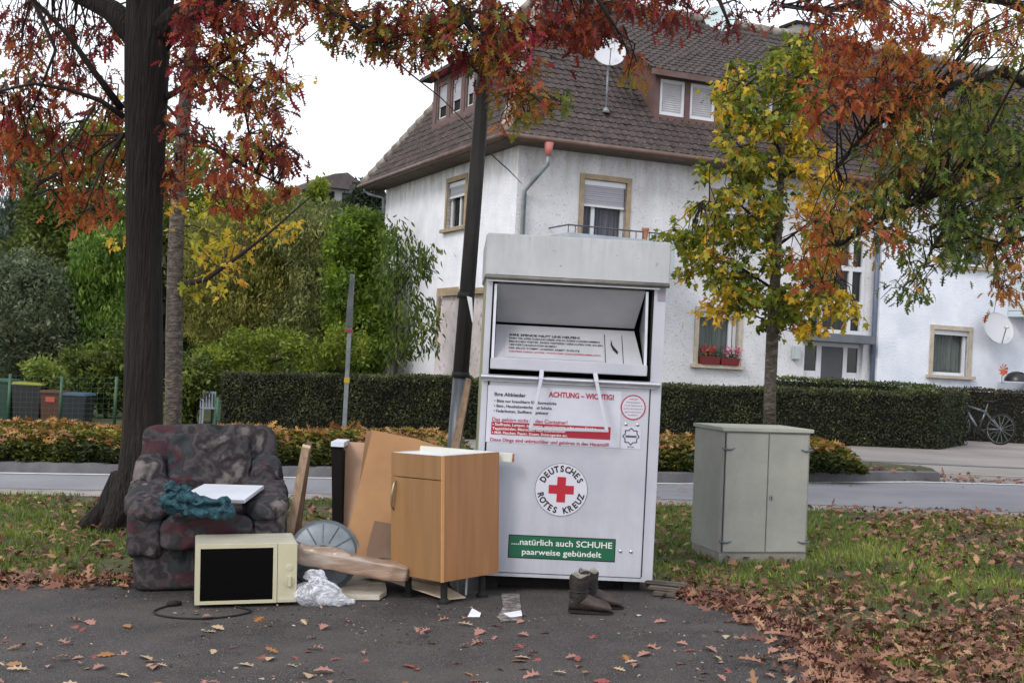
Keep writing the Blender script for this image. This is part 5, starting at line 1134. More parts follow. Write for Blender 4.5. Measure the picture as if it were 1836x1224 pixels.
# bare twig that hangs across the sky to the lamp post
MB().tube(rel(limb([(672, 62), (690, 92), (735, 132), (790, 175), (850, 235)], [9.5, 9.4, 9.4, 9.3, 9.2]), off), [.010, .008, .007, .005, .003], 6).build('bare_twig', m_twig, oak)
MB().tube(rel(limb([(868, 265), (895, 290), (915, 308), (936, 330)], [9.2, 9.2, 9.2, 9.2]), off), [.006, .005, .004, .002], 5).build('bare_twig', m_twig, oak)
blobs = [(60, 20, 110, 60, 34, .80, .10), (180, 60, 70, 70, 20, .72, .14), (20, 120, 60, 60, 18, .62, .2), (110, 150, 80, 50, 26, .72, .14), (60, 210, 80, 40, 26, .76, .1), (180, 200, 50, 60, 18, .6, .2),
    (40, 270, 60, 40, 18, .62, .08), (150, 280, 70, 50, 24, .5, .18), (140, 350, 50, 40, 20, .60, .06), (180, 390, 30, 22, 8, .58, .08), (0, 300, 25, 40, 8, .64, .06), (210, 330, 24, 50, 9, .5, .15),
    (320, 60, 50, 60, 22, .70, .15), (400, 40, 70, 60, 34, .72, .14), (470, 60, 55, 70, 34, .62, .16), (350, 130, 40, 50, 16, .8, .1), (430, 150, 50, 50, 20, .60, .2), (490, 170, 45, 60, 22, .62, .2), (330, 230, 45, 45, 16, .78, .08), (400, 260, 45, 30, 12, .5, .2),
    (460, 240, 50, 40, 18, .7, .12), (500, 290, 40, 40, 18, .74, .08), (310, 300, 28, 45, 12, .60, .08), (390, 320, 60, 35, 18, .6, .12), (395, 360, 22, 25, 7, .66, .05), (510, 330, 16, 26, 5, .62, .08),
    (560, 0, 60, 40, 26, .5, .2), (600, 40, 50, 35, 18, .45, .2), (680, 30, 50, 45, 26, .45, .22), (740, 50, 50, 50, 30, .62, .2), (800, 40, 60, 50, 34, .55, .22), (820, 100, 40, 22, 10, .92, .08), (700, 80, 40, 20, 9, .7, .1),
    (880, 30, 50, 50, 26, .5, .22), (900, 100, 35, 50, 18, .52, .16), (930, 160, 40, 40, 18, .5, .12), (975, 185, 30, 22, 9, .3, .1), (935, 215, 18, 20, 5, .28, .08), (945, 55, 24, 30, 8, .95, .05),
    (1010, 30, 60, 50, 34, .72, .08), (1055, 40, 40, 34, 24, .72, .07), (1132, 125, 12, 30, 6, .5, .08), (1120, 10, 50, 24, 14, .74, .12), (1190, 0, 50, 22, 12, .78, .1), (1245, 12, 40, 20, 7, .82, .1), (1318, 30, 22, 34, 6, .84, .08), (1200, 28, 14, 20, 3, .8, .06)]
cl = blob_clusters([b_[:4]+(max(2, int(b_[4]*(.46 if b_[0] < 540 else .55))),)+b_[5:] for b_ in blobs], 9.1, 10.9, oakY)
# the rest of the crown, unseen above the picture, thickened to shade the foreground
for _ in range(430):
    a_ = random.uniform(0, 2*PI); r_ = math.sqrt(random.random()); cl.append((P(240+random.uniform(-700, 1100), -110-420*random.random(), random.uniform(7.5, 13)), random.uniform(.3, .8), .15))
allp = [p-off for l in limbs for p in dens(l)]
crown_from_clusters(oak, [(c-off, a_, b_) for c, a_, b_ in cl], [allp], m_oak, OAK, .088, 19, .105)

# ---- the oak on the right, its trunk stands outside the picture
o2 = Vector((6.9, 12.2, g(6.9, 12.2))); oak2 = empty('oak_tree', o2, 0, 'oak reaching in from the right edge with orange and green leaves', 'tree')
tt = [o2+Vector(p) for p in ((0, 0, -.1), (-.03, 0, .3), (-.05, 0, 2.0), (-.1, .1, 3.6), (-.2, .1, 5.0), (-.3, .1, 7.5))]
MB().tube(rel(tt, o2), [.3, .2, .18, .17, .14, .06], 16, wob=.15).build('trunk', m_bark, oak2, smooth=True)
R1_ = [tt[3]]+limb([(1950, 200), (1800, 130), (1650, 170), (1560, 230), (1500, 300)], [11.8, 11.5, 11.2, 11, 10.9]); R2_ = [tt[3]]+limb([(1950, 60), (1800, 0), (1640, -20), (1480, 20), (1400, 10)], [11.8, 11.5, 11.2, 11, 10.9])
R3_ = [tt[2]+Vector((0, 0, 1.1))]+limb([(1980, 350), (1860, 300), (1720, 330), (1600, 380), (1500, 440)], [11.6, 11.2, 10.9, 10.7, 10.6]); R4_ = [tt[4]]+limb([(1900, -150), (1700, -200), (1500, -120)], [11.6, 11.2, 11])
R5_ = limb([(1720, 330), (1700, 400), (1672, 445), (1655, 480)], [10.9, 10.8, 10.7, 10.7]); R6_ = limb([(1860, 300), (1835, 380), (1790, 440)], [11.2, 11, 10.9])
rl2 = [R1_, R2_, R3_, R4_, R5_, R6_]
for l in rl2: MB().tube(rel(l, o2), [.06*(1-i/len(l))+.008 if l[0] in tt or len(l) > 4 else .02*(1-i/len(l))+.004 for i in range(len(l))], 8, wob=.3).build('limb', m_twig, oak2, smooth=True)
blobs = [(1440, 10, 60, 24, 14, .74, .1), (1520, 20, 60, 40, 26, .64, .1), (1600, 40, 70, 50, 44, .56, .08), (1560, 110, 70, 50, 40, .60, .08), (1500, 90, 40, 40, 20, .64, .1), (1640, 110, 60, 50, 36, .52, .08), (1530, 160, 70, 40, 30, .58, .08), (1480, 170, 34, 28, 12, .62, .08), (1620, 180, 60, 40, 28, .50, .08),
    (1720, 40, 70, 50, 30, .40, .14), (1800, 30, 60, 50, 22, .40, .16), (1700, 110, 40, 40, 16, .48, .1), (1800, 110, 60, 40, 14, .34, .16), (1480, 218, 24, 20, 6, .64, .05), (1575, 225, 28, 24, 9, .6, .06),
    (1740, 200, 90, 50, 60, .16, .08), (1660, 230, 60, 40, 34, .24, .12), (1800, 260, 70, 60, 60, .10, .08), (1700, 290, 90, 50, 60, .18, .12), (1610, 290, 60, 40, 30, .24, .14), (1560, 340, 60, 34, 26, .28, .14), (1640, 350, 90, 40, 46, .2, .12), (1750, 370, 80, 40, 44, .10, .08), (1820, 360, 50, 60, 30, .2, .12),
    (1500, 350, 34, 26, 10, .34, .1), (1480, 410, 40, 40, 18, .48, .08), (1470, 470, 40, 40, 18, .56, .06), (1530, 400, 50, 30, 18, .34, .12), (1620, 410, 60, 26, 18, .3, .14), (1700, 430, 40, 26, 12, .14, .08), (1650, 470, 26, 34, 9, .2, .12), (1625, 510, 16, 30, 5, .16, .08), (1740, 450, 40, 20, 8, .1, .06), (1790, 440, 40, 40, 18, .36, .12), (1810, 500, 34, 30, 14, .48, .1), (1835, 420, 20, 60, 10, .4, .12)]
blobs = [b_[:4]+(max(2, int(b_[4]*(.36 if b_[5] > .45 else .46))),)+b_[5:] for b_ in blobs]; cl = blob_clusters(blobs, 9.9, 12.0)
for _ in range(320): cl.append((P(random.uniform(1450, 2500), random.uniform(-500, -40) if random.random() < .6 else random.uniform(-100, 500)+0, random.uniform(9, 14)), random.uniform(.15, .6), .12)) if True else None
cl = [c for c in cl if not (c[0].y > 0 and 0 < 918+FPX*(c[0].x/c[0].y) < 1836 and False)]
allp = [p-o2 for l in rl2 for p in dens(l)]
keep = []
for c, a_, b_ in cl[sum(b_[4] for b_ in blobs):]:
    px_ = 918+FPX*(M3.transposed() @ (c-Vector((0, 0, EYE)))).x/-(M3.transposed() @ (c-Vector((0, 0, EYE)))).z; py_ = 612-FPX*(M3.transposed() @ (c-Vector((0, 0, EYE)))).y/-(M3.transposed() @ (c-Vector((0, 0, EYE)))).z
    if px_ > 1870 or py_ < -60: keep.append((c, a_, b_))
cl = cl[:sum(b_[4] for b_ in blobs)]+keep
crown_from_clusters(oak2, [(c-o2, a_, b_) for c, a_, b_ in cl], [allp], m_oak, OAK, .086, 20, .13)

# ---- young maple behind the utility cabinet
ym = P(1380, 790, 16.4); ym.z = g(ym.x, ym.y)+.1; mp_ = empty('young_maple', ym, 0, 'slender young maple with yellow and green leaves behind the utility cabinet', 'tree')
MX = limb([(1379, 800), (1381, 700), (1385, 600), (1391, 480), (1397, 380), (1403, 260), (1410, 150), (1415, 70)], [16.4]*8)
MB().tube(rel(MX, ym), [.085, .08, .078, .065, .05, .035, .022, .008], 12, wob=.15).build('trunk', m_bark2, mp_, smooth=True)
ml = [limb(p, [16.4, 16.4+d_/2, 16.4+d_]) for p, d_ in (([(1389, 520), (1330, 480), (1260, 450)], .4), ([(1389, 540), (1440, 510), (1510, 500)], -.4), ([(1395, 430), (1330, 370), (1260, 360)], -.5), ([(1395, 440), (1450, 400), (1520, 380)], .5), ([(1400, 330), (1340, 280), (1300, 230)], .4), ([(1403, 280), (1360, 200), (1325, 150)], -.2), ([(1400, 320), (1450, 290), (1490, 250)], -.5), ([(1408, 200), (1440, 150), (1460, 100)], .3))]
for l in ml: MB().tube(rel(l, ym), [.022, .014, .005], 6).build('branch', m_twig, mp_, smooth=True)
blobs = [(1445, 90, 42, 34, 20, .30, .18), (1400, 130, 55, 45, 28, .30, .16), (1450, 150, 55, 50, 28, .36, .16), (1320, 140, 34, 34, 14, .42, .2), (1320, 190, 40, 40, 22, .40, .2), (1390, 200, 60, 40, 30, .34, .18), (1340, 250, 55, 30, 26, .45, .18), (1420, 250, 60, 36, 26, .5, .18), (1310, 310, 50, 34, 24, .38, .2), (1390, 320, 60, 40, 26, .45, .18), (1460, 290, 44, 34, 14, .68, .1), (1480, 330, 26, 20, 6, .7, .08),
    (1280, 380, 46, 34, 22, .42, .2), (1350, 390, 50, 34, 24, .36, .2), (1225, 425, 36, 22, 12, .30, .14), (1290, 440, 70, 34, 32, .38, .2), (1370, 450, 50, 34, 22, .36, .2), (1250, 480, 40, 26, 16, .42, .18), (1320, 500, 50, 30, 24, .32, .2), (1300, 545, 30, 30, 14, .74, .08), (1370, 540, 50, 30, 22, .25, .12), (1410, 570, 50, 22, 16, .3, .14), (1440, 520, 40, 34, 20, .42, .2), (1500, 540, 50, 24, 18, .66, .14), (1440, 590, 28, 14, 6, .7, .1), (1470, 470, 34, 30, 12, .6, .14), (1480, 380, 30, 30, 8, .7, .1), (1470, 430, 34, 30, 10, .5, .14), (1460, 350, 26, 22, 7, .72, .1)]
blobs = [b_[:4]+(max(2, int(b_[4]*.8)), b_[5]+.01)+b_[6:] for b_ in blobs]; cl = blob_clusters(blobs, 15.7, 17.1); allp = [p-ym for l in ml+[MX] for p in dens(l)]
crown_from_clusters(mp_, [(c-ym, a_, b_) for c, a_, b_ in cl], [allp], m_maple, MAPLE, .095, 15, .115, droop=.5)

# ---- grey trunk behind the big oak with its yellow branch
gt = G(312, 838); gt.y = 17.2; gt = P(310, 800, 17.2); gt.z = g(gt.x, gt.y)+.1; gtr = empty('sycamore_tree', gt, 0, 'pale grey trunked tree with yellow leafed side branch behind the oak', 'tree')
GX = limb([(308, 830), (310, 760), (312, 600), (315, 450), (322, 320), (330, 200), (345, 60), (350, -80)], [17.2]*8)
MB().tube(rel(GX, gt), [.125, .11, .108, .105, .10, .085, .07, .05], 14, wob=.2).build('trunk', m_bark2, gtr, smooth=True)
gl = [limb([(322, 512), (370, 500), (420, 465), (480, 420), (560, 350)], [17.2, 17, 16.9, 16.8, 16.7]), limb([(335, 180), (400, 150), (430, 110)], [17.2, 17, 17]), limb([(335, 230), (290, 180), (250, 130)], [17.2, 17.4, 17.5]), limb([(322, 330), (380, 320), (440, 330)], [17.2, 17, 16.8])]
for l, r_ in zip(gl, (.045, .03, .03, .02)): MB().tube(rel(l, gt), [r_*(1-.8*i/(len(l)-1)) for i in range(len(l))], 7).build('branch', m_twig, gtr, smooth=True)
blobs = [(400, 500, 40, 20, 10, .8, .1), (440, 440, 50, 24, 14, .82, .08), (370, 470, 30, 30, 7, .7, .15), (500, 400, 40, 18, 9, .85, .06), (350, 420, 30, 30, 6, .5, .2), (340, 520, 16, 12, 3, .6, .2), (340, 350, 50, 40, 14, .6, .15), (410, 330, 40, 26, 10, .7, .12), (250, 170, 60, 50, 12, .45, .2), (400, 130, 70, 50, 14, .45, .2), (460, 370, 40, 30, 8, .65, .15), (220, 440, 14, 20, 3, .8, .1), (510, 150, 26, 12, 3, .7, .1), (350, -60, 120, 60, 20, .45, .2)]
blobs = [b_[:4]+(max(2, int(b_[4]*.5)),)+b_[5:] for b_ in blobs]; cl = blob_clusters(blobs, 16.5, 18); allp = [p-gt for l in gl+[GX] for p in dens(l)]
crown_from_clusters(gtr, [(c-gt, a_, b_) for c, a_, b_ in cl], [allp], leafmat('sycamore_leaf', [(0, '#4a5c20'), (.4, '#8b9330'), (.75, '#c9b83a'), (1, '#d09a3c')], .45), MAPLE, .105, 9, .14, droop=.5)

# ---- garden trees and shrubs beyond the road
def bush(name, lab, cat, px, base_py, Y, blobs_px, ramp, n_, size, tmpl, depth, D=None, group=None, trunk_r=.1, up=.2, trunk_px=None, tr=.3, tone_scale=1.6, gaps=.35, bmat=None):
    """blobs_px: (cx, cy, rx, ry) in the picture, given depth and filled with leaf clumps; clumps thin out by a noise field"""
    b_ = P(px, base_py, Y); b_.z = g(b_.x, b_.y) if Y < 42 else b_.z; kpx = Y/FPX
    t = empty(name, b_, 0, lab, cat, group); k_ = Y/FPX
    areas = [rx*ry for _, _, rx, ry in blobs_px]; tot = sum(areas); C = []; T = []
    for (cx, cy, rx, ry), ar in zip(blobs_px, areas):
        c = P(cx, cy, Y)-b_; m_ = int(n_*ar/tot*1.5)
        q = rng.normal(size=(m_, 3)); q /= np.linalg.norm(q, axis=1, keepdims=True); q *= np.array([1+.42*mnoise.noise(Vector(d)*2.1+Vector((cx*.37, cy*.11, 0)))+.16*mnoise.noise(Vector(d)*5.5+Vector((cy*.3, 0, cx*.1))) for d in q])[:, None]; q *= (rng.uniform(.5, 1, (m_, 1)))**.5
        dp = min(depth, max(rx, ry)*kpx*1.2)
        q = q*[rx*kpx, dp, ry*kpx]+np.array(c)
        for p in q:
            v_ = mnoise.noise(Vector(p)*tone_scale*1.7/max(.5, Y/25)+Vector((px*.1, 0, 0)))
            if v_ < -gaps*.8: continue
            C.append(p+rng.normal(size=3)*size*.5); T.append(.45+.55*v_+rng.normal()*.14)
    m_ = len(C); C = np.array(C)
    DD = rdir(m_, up) if D is None else (np.array(D)[None, :]+rng.normal(size=(m_, 3))*.35)
    stem = MB(); tp = P(px if trunk_px is None else trunk_px, min(c[1] for c in blobs_px), Y)-b_
    stem.tube([(0, 0, -.1), tp*.35, tp*.9], [trunk_r, trunk_r*.8, trunk_r*.2], 8, wob=.3)
    for (cx, cy, rx, ry) in blobs_px:
        c = P(cx, cy, Y)-b_; s0_ = tp*max(0, min(.75, (c.z/tp.z if tp.z > .1 else .5)-.15)); stem.tube([s0_, s0_.lerp(c, .5)+Vector((0, 0, .1)), c], [trunk_r*.4, trunk_r*.25, trunk_r*.08], 5)
    stem.build('trunk', bmat or m_bark, t, smooth=True)
    leafmesh('crown', leafmat(name+'_leaf', [(p_, tuple(min(1, v_*k_) for v_, k_ in zip(lin(c_)[:3], (1.45, 1.35, 1.2)))) for p_, c_ in ramp], .46), tmpl, C, DD, rdir(m_, .4), rng.uniform(.6, 1.2, m_)*size, T, t)
    return t
GR1 = [(0, '#1d2813'), (.5, '#435425'), (1, '#7b8b45')]; GR2 = [(0, '#29331d'), (.5, '#566238'), (1, '#8a945c')]; GRB = [(0, '#192424'), (.5, '#384a49'), (1, '#65797a')]; GRY = [(0, '#2c3a14'), (.5, '#5d6f22'), (1, '#95992f')]; GRV = [(0, '#213214'), (.5, '#4c6a2a'), (1, '#7f9c45')]
bush('spruce_tree', 'blue green spruce at the far left edge', 'tree', 20, 660, 44, [(10, 430, 50, 90), (30, 330, 50, 70), (20, 260, 30, 50), (0, 560, 90, 90)], GRB, 9000, .28, NEED, 2.5, D=(0, 0, -.8), trunk_r=.2)
bush('broadleaf_tree', 'dark green mass of trees left of the oak trunk', 'tree', 120, 660, 42, [(110, 330, 80, 90), (170, 420, 80, 90), (90, 440, 70, 90), (60, 260, 50, 50), (150, 560, 90, 90)], GR1, 15000, .19, SIMPLE, 3, trunk_r=.22)
bush('broadleaf_tree', 'yellow green treetop seen just around the oak trunk', 'tree', 280, 660, 46, [(190, 260, 60, 50), (310, 290, 70, 60), (260, 380, 80, 80), (360, 390, 60, 60)], GRY, 9000, .2, SIMPLE, 3, trunk_r=.22)
bush('weeping_conifer', 'bright green drooping conifer hedge left of the oak trunk', 'conifer', 185, 690, 33, [(180, 470, 50, 55), (160, 540, 45, 70), (195, 600, 50, 80), (205, 450, 30, 50)], GRV, 9000, .17, LONG, 1.5, D=(0, 0, -1.0), trunk_r=.1, gaps=.28)
bush('shrub', 'grey green airy shrub above the wheelie bins', 'shrub', 70, 700, 32, [(60, 560, 80, 90), (40, 500, 50, 50), (110, 630, 60, 60), (15, 640, 60, 60)], [(0, '#28332a'), (.5, '#4a5844'), (1, '#7d8a72')], 11000, .13, SIMPLE, 1.8, trunk_r=.05)
bush('shrub', 'dark leafy shrub beneath the bright conifer', 'shrub', 190, 740, 30.5, [(190, 690, 55, 50), (150, 660, 40, 40), (215, 640, 30, 60)], GR1, 5000, .13, SIMPLE, 1, trunk_r=.05)
bush('climbing_shrub', 'small light green shrub growing over the brown bin', 'shrub', 85, 740, 28.6, [(75, 665, 28, 20), (95, 680, 20, 18), (100, 700, 14, 14)], [(0, '#36481f'), (.5, '#64783a'), (1, '#8f9c58')], 1500, .11, SIMPLE, .5, trunk_r=.03, gaps=.6)
bush('willow_tree', 'tall olive willow thicket with upright stems between the trunks', 'tree', 450, 690, 36, [(440, 450, 80, 80), (400, 560, 70, 100), (480, 560, 60, 100), (520, 430, 60, 60), (360, 480, 40, 90), (450, 380, 30, 40), (500, 370, 24, 40)], [(0, '#2f351a'), (.5, '#686c36'), (1, '#a3a258')], 22000, .15, LONG, 2.4, D=(0, 0, -.6), trunk_r=.12)
bush('willow_tree', 'grey green willow thicket left of the sign post', 'tree', 560, 690, 35, [(560, 440, 70, 70), (590, 540, 80, 100), (540, 600, 70, 80), (620, 620, 60, 60)], [(0, '#2c3520'), (.5, '#5d673d'), (1, '#969e66')], 16000, .15, LONG, 2.2, D=(0, 0, -.6), trunk_r=.12)
bush('broadleaf_tree', 'fresh green tree beside the corner of the house', 'tree', 650, 690, 33, [(640, 440, 55, 60), (665, 420, 26, 40), (640, 530, 60, 80), (665, 600, 40, 80)], [(0, '#24350f'), (.5, '#4b641d'), (1, '#7f9636')], 13000, .14, SIMPLE, 1.6, trunk_r=.1)
bush('broadleaf_tree', 'olive tree crown below the distant hill house', 'tree', 570, 470, 58, [(560, 405, 70, 46), (620, 410, 60, 36), (500, 385, 60, 40), (430, 400, 80, 60)], GR2, 9000, .26, SIMPLE, 3, trunk_r=.25)
bush('evergreen_tree', 'dark round evergreen against the sky left of the house roof', 'tree', 662, 420, 60, [(662, 350, 26, 26), (655, 385, 36, 36), (640, 370, 20, 20)], [(0, '#17211a'), (.5, '#2f3e30'), (1, '#526250')], 4200, .24, SIMPLE, 2, trunk_r=.2, gaps=.5)
bush('broadleaf_tree', 'small autumn yellow tree left of the distant hill house', 'tree', 575, 440, 62, [(572, 345, 12, 22), (560, 375, 26, 20), (530, 360, 20, 16)], GRY, 1500, .26, SIMPLE, 1, trunk_r=.1, gaps=.6)
bush('shrub', 'light leaved shrub low in front of the willow thicket', 'shrub', 470, 740, 29.5, [(500, 620, 50, 34), (440, 640, 60, 50), (560, 640, 50, 30), (620, 620, 40, 40), (390, 660, 40, 50)], [(0, '#2b3b16'), (.5, '#566a25'), (1, '#8f9d3e')], 7000, .11, SIMPLE, 1, trunk_r=.04, gaps=.15)
bush('shrub', 'dark shrub beside the garden chair', 'shrub', 350, 760, 28.5, [(350, 680, 40, 44), (330, 720, 30, 40)], GR1, 3000, .12, SIMPLE, .8, trunk_r=.04)
bush('cherry_tree', 'young cherry tree with long drooping leaves before the white wall', 'tree', 712, 700, 25.6, [(712, 420, 26, 26), (730, 470, 44, 40), (755, 480, 26, 24), (720, 540, 40, 40), (760, 570, 30, 30), (745, 610, 40, 26), (710, 620, 26, 30), (700, 480, 20, 60), (765, 450, 24, 14)], [(0, '#1f2c14'), (.5, '#3d5220'), (1, '#6d7e38')], 1250, .15, LONG, .6, D=(.15, 0, -.9), trunk_r=.05, gaps=.55, bmat=m_twig)
# the far wood that closes the view between the trees
n_ = 26000; C = np.column_stack([rng.uniform(-30, 2, n_), rng.uniform(48, 75, n_), np.zeros(n_)])
tp_ = np.array([1.4+(645-600-(0)+0)/FPX*0+0 for _ in range(1)])
zz = []
for x, y, _ in C:
    pxx = 918+FPX*x/y; topy = 395-40*math.sin(pxx*.013)-30*mnoise.noise(Vector((pxx*.02, 0, 0)))+max(0, (pxx-560))*.12
    zt2 = 1.4+(600-topy)/FPX*y; zz.append(-1+(zt2+1)*random.random()**.8)
C[:, 2] = zz
tag(leafmesh('far_wood', leafmat('far_wood_leaf', [(0, '#141b0e'), (.5, '#2d381b'), (1, '#4f5a2c')], .2), SIMPLE, C, rdir(n_, .2), rdir(n_, .4), rng.uniform(.4, .8, n_), [.5+.5*mnoise.noise(Vector(c)*.25)+random.gauss(0, .12) for c in C]), kind='stuff')

# ---- hedges
def hedge(name, lab, a_, b_, h_, d_, ramp, n_, size=.05, amp=.05, group=None, z0=.0, nz=1, core='#0d110a', topc=None):
    a_, b_ = Vector(a_), Vector(b_); L_h = (b_-a_).length; ang = math.atan2((b_-a_).y, (b_-a_).x); sl_ = math.atan2((b_.z-a_.z), L_h)
    t = empty(name, a_, ang, lab, 'hedge', group)
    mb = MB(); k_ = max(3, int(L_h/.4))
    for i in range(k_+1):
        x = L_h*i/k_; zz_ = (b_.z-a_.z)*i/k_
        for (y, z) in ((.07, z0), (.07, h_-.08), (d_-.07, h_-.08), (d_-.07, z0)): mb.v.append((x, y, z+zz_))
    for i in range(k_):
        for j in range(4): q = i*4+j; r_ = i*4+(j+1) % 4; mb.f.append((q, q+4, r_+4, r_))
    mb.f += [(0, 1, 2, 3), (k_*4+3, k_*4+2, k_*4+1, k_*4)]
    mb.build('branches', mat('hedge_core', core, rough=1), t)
    C = []; T = []; N = []
    per = h_*2+d_
    for _ in range(n_):
        s = random.uniform(0, per); x = random.uniform(0, L_h); dep = abs(random.gauss(0, .05))
        if random.random() < .06: x = random.choice((0+dep, L_h-dep)); y = random.uniform(0, d_); z = random.uniform(z0, h_); nrm = (1 if x > L_h/2 else -1, 0, 0)
        elif s < h_: y, z, nrm = dep, max(z0, s), (0, -1, .2)
        elif s < h_+d_: y, z, nrm = s-h_, h_-dep, (0, 0, 1)
        else: y, z, nrm = d_-dep, s-h_-d_, (0, 1, .2)
        q = Vector((x, y, z)); dsp = amp*mnoise.noise(Vector((x*1.5, y*2, z*2.5)))+amp*.6*mnoise.noise(Vector((x*6, y*6, z*6)))
        q += Vector(nrm)*dsp; q.z += (b_.z-a_.z)*x/L_h
        v_ = mnoise.noise(Vector((x*2.2, y, z*3)))
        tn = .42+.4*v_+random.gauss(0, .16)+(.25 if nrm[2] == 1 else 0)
        C.append(q); T.append(tn); N.append(Vector(nrm)+Vector((random.gauss(0, .8), random.gauss(0, .8), random.gauss(0, .8))))
    leafmesh('foliage', leafmat(name+'_leaf', ramp, .15, .6), SIMPLE, C, rdir(n_, .5), N, rng.uniform(.6, 1.3, n_)*size, T, t); return t
HG = [(0, '#181b12'), (.4, '#2c311c'), (.75, '#454b29'), (1, '#6f7542')]
def hp_(px, top_py, Y): q = P(px, top_py, Y); return Vector((q.x, q.y, g(q.x, q.y))), q.z-g(q.x, q.y)
(a_, ha) = hp_(398, 664, 23.5); (b_, hb2) = hp_(842, 682, 23.5)
hedge('clipped_hedge', 'clipped dark green hedge behind the sign post, left of the container', a_, b_, (ha+hb2)/2, 1.0, HG, 46000)
(a2, h2) = hp_(1100, 690, 24.2); (b2, h3) = hp_(1690, 701, 24.6)
hedge('clipped_hedge', 'clipped dark green hedge between container and bicycle', b_+Vector((.02, 0, 0)), b2, (h2+h3)/2, 1.2, HG, 70000)
(a3, h4) = hp_(1692, 701, 24.7); b3 = a3+Vector((1.55, 2.9, 0)); b3.z = g(b3.x, b3.y)
hedge('clipped_hedge', 'end of the clipped hedge turning back beside the bicycle', a3, b3, h4, .9, HG, 12000)
(a4, h5) = hp_(1730, 703, 30.0); (b4, h6) = hp_(2100, 706, 30.0)
hedge('clipped_hedge', 'browner hedge at the right edge behind the bicycle', a4-Vector((1, 0, 0)), b4, (h5+h6)/2, .8, [(0, '#1c1c12'), (.4, '#332f1e'), (.75, '#494329'), (1, '#666239')], 16000)
(a5, h7) = hp_(1412, 676, 26.2); (b5, h8) = hp_(1680, 690, 27.2)
hedge('clipped_hedge', 'low clipped hedge top in front of the entrance door', a5, b5, (h7+h8)/2-.0, .6, [(0, '#20260f'), (.4, '#38421c'), (.75, '#4d5a26'), (1, '#6d7838')], 12000)

# ---- low ground cover shrubs on the verge, strewn with fallen leaves
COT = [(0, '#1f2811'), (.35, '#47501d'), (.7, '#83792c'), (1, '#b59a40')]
m_lit = leafmat('fallen_oak_leaf', [(0, '#38271f'), (.25, '#5a3c33'), (.5, '#7d5446'), (.75, '#9b7259'), (.9, '#a98a68'), (1, '#6d3a32')], .1); m_lit2 = leafmat('fallen_orange_leaf', [(0, '#5c3b26'), (.4, '#8f5c38'), (.75, '#b08a4a'), (1, '#7a4632')], .2)
def low_shrub(lab, px0, px1, Y0, depth, h_, n_, litter):
    a_ = P(px0, 800, Y0); b_ = P(px1, 800, Y0); t = empty('low_shrub', ((a_.x+b_.x)/2, Y0, g((a_.x+b_.x)/2, Y0)+.12), 0, lab, 'low shrub', 'low shrubs on the verge'); hw_ = (b_.x-a_.x)/2
    st = MB()
    for _ in range(int(60*hw_/2)):
        x = random.uniform(-hw_, hw_); y = random.uniform(.2, depth); zz_ = g(a_.x+hw_+x, Y0)-g(a_.x+hw_, Y0); st.tube([(x, y, zz_), (x+random.uniform(-.3, .3), y+random.uniform(-.2, .2), zz_+h_*.6)], [.012, .006], 4)
    st.build('stems', m_twig, t)
    C = []; D = []; T = []; LC = []
    xm = (a_.x+b_.x)/2
    def top(x, y):
        e_ = max(0, 1-(abs(x)/hw_)**6)*max(0, 1-(abs(y-depth/2)/(depth/2))**4); return h_*(e_**.4)*(.85+.3*mnoise.noise(Vector((x*1.1+px0, y*1.3, 0))))
    for _ in range(n_):
        x = random.uniform(-hw_, hw_); y = depth*random.random()**1.3; hh = top(x, y); fl_ = random.random()
        z = hh*(1-.9*fl_**2.5 if y > .35 else random.uniform(.12, 1)); z += g(xm+x, Y0+y)-g(xm, Y0)
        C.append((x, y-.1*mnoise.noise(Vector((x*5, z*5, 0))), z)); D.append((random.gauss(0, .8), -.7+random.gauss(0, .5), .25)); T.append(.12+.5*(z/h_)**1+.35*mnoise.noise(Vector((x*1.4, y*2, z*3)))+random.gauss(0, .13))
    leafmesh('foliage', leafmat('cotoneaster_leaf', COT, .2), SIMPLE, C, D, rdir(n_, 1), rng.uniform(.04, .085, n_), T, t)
    for _ in range(litter):
        x = random.uniform(-hw_, hw_)*.98; y = random.uniform(.15, depth); 
        if mnoise.noise(Vector((x*.9+px0, y, 3))) < -.15: continue
        LC.append((x, y, top(x, y)+.02+g(xm+x, Y0+y)-g(xm, Y0)))
    m_ = len(LC); leafmesh('fallen_leaves', m_lit2, OAK, LC, rdir(m_, 0)*[1, 1, .25], rdir(m_, 1.8), rng.uniform(.09, .15, m_), rng.uniform(.2, .9, m_), t)
    return t
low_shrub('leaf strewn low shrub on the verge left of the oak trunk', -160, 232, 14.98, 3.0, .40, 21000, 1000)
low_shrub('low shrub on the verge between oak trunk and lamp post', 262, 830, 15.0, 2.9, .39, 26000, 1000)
low_shrub('low yellowing shrub on the verge right of the container', 1130, 1555, 15.05, 2.2, .40, 19000, 520)

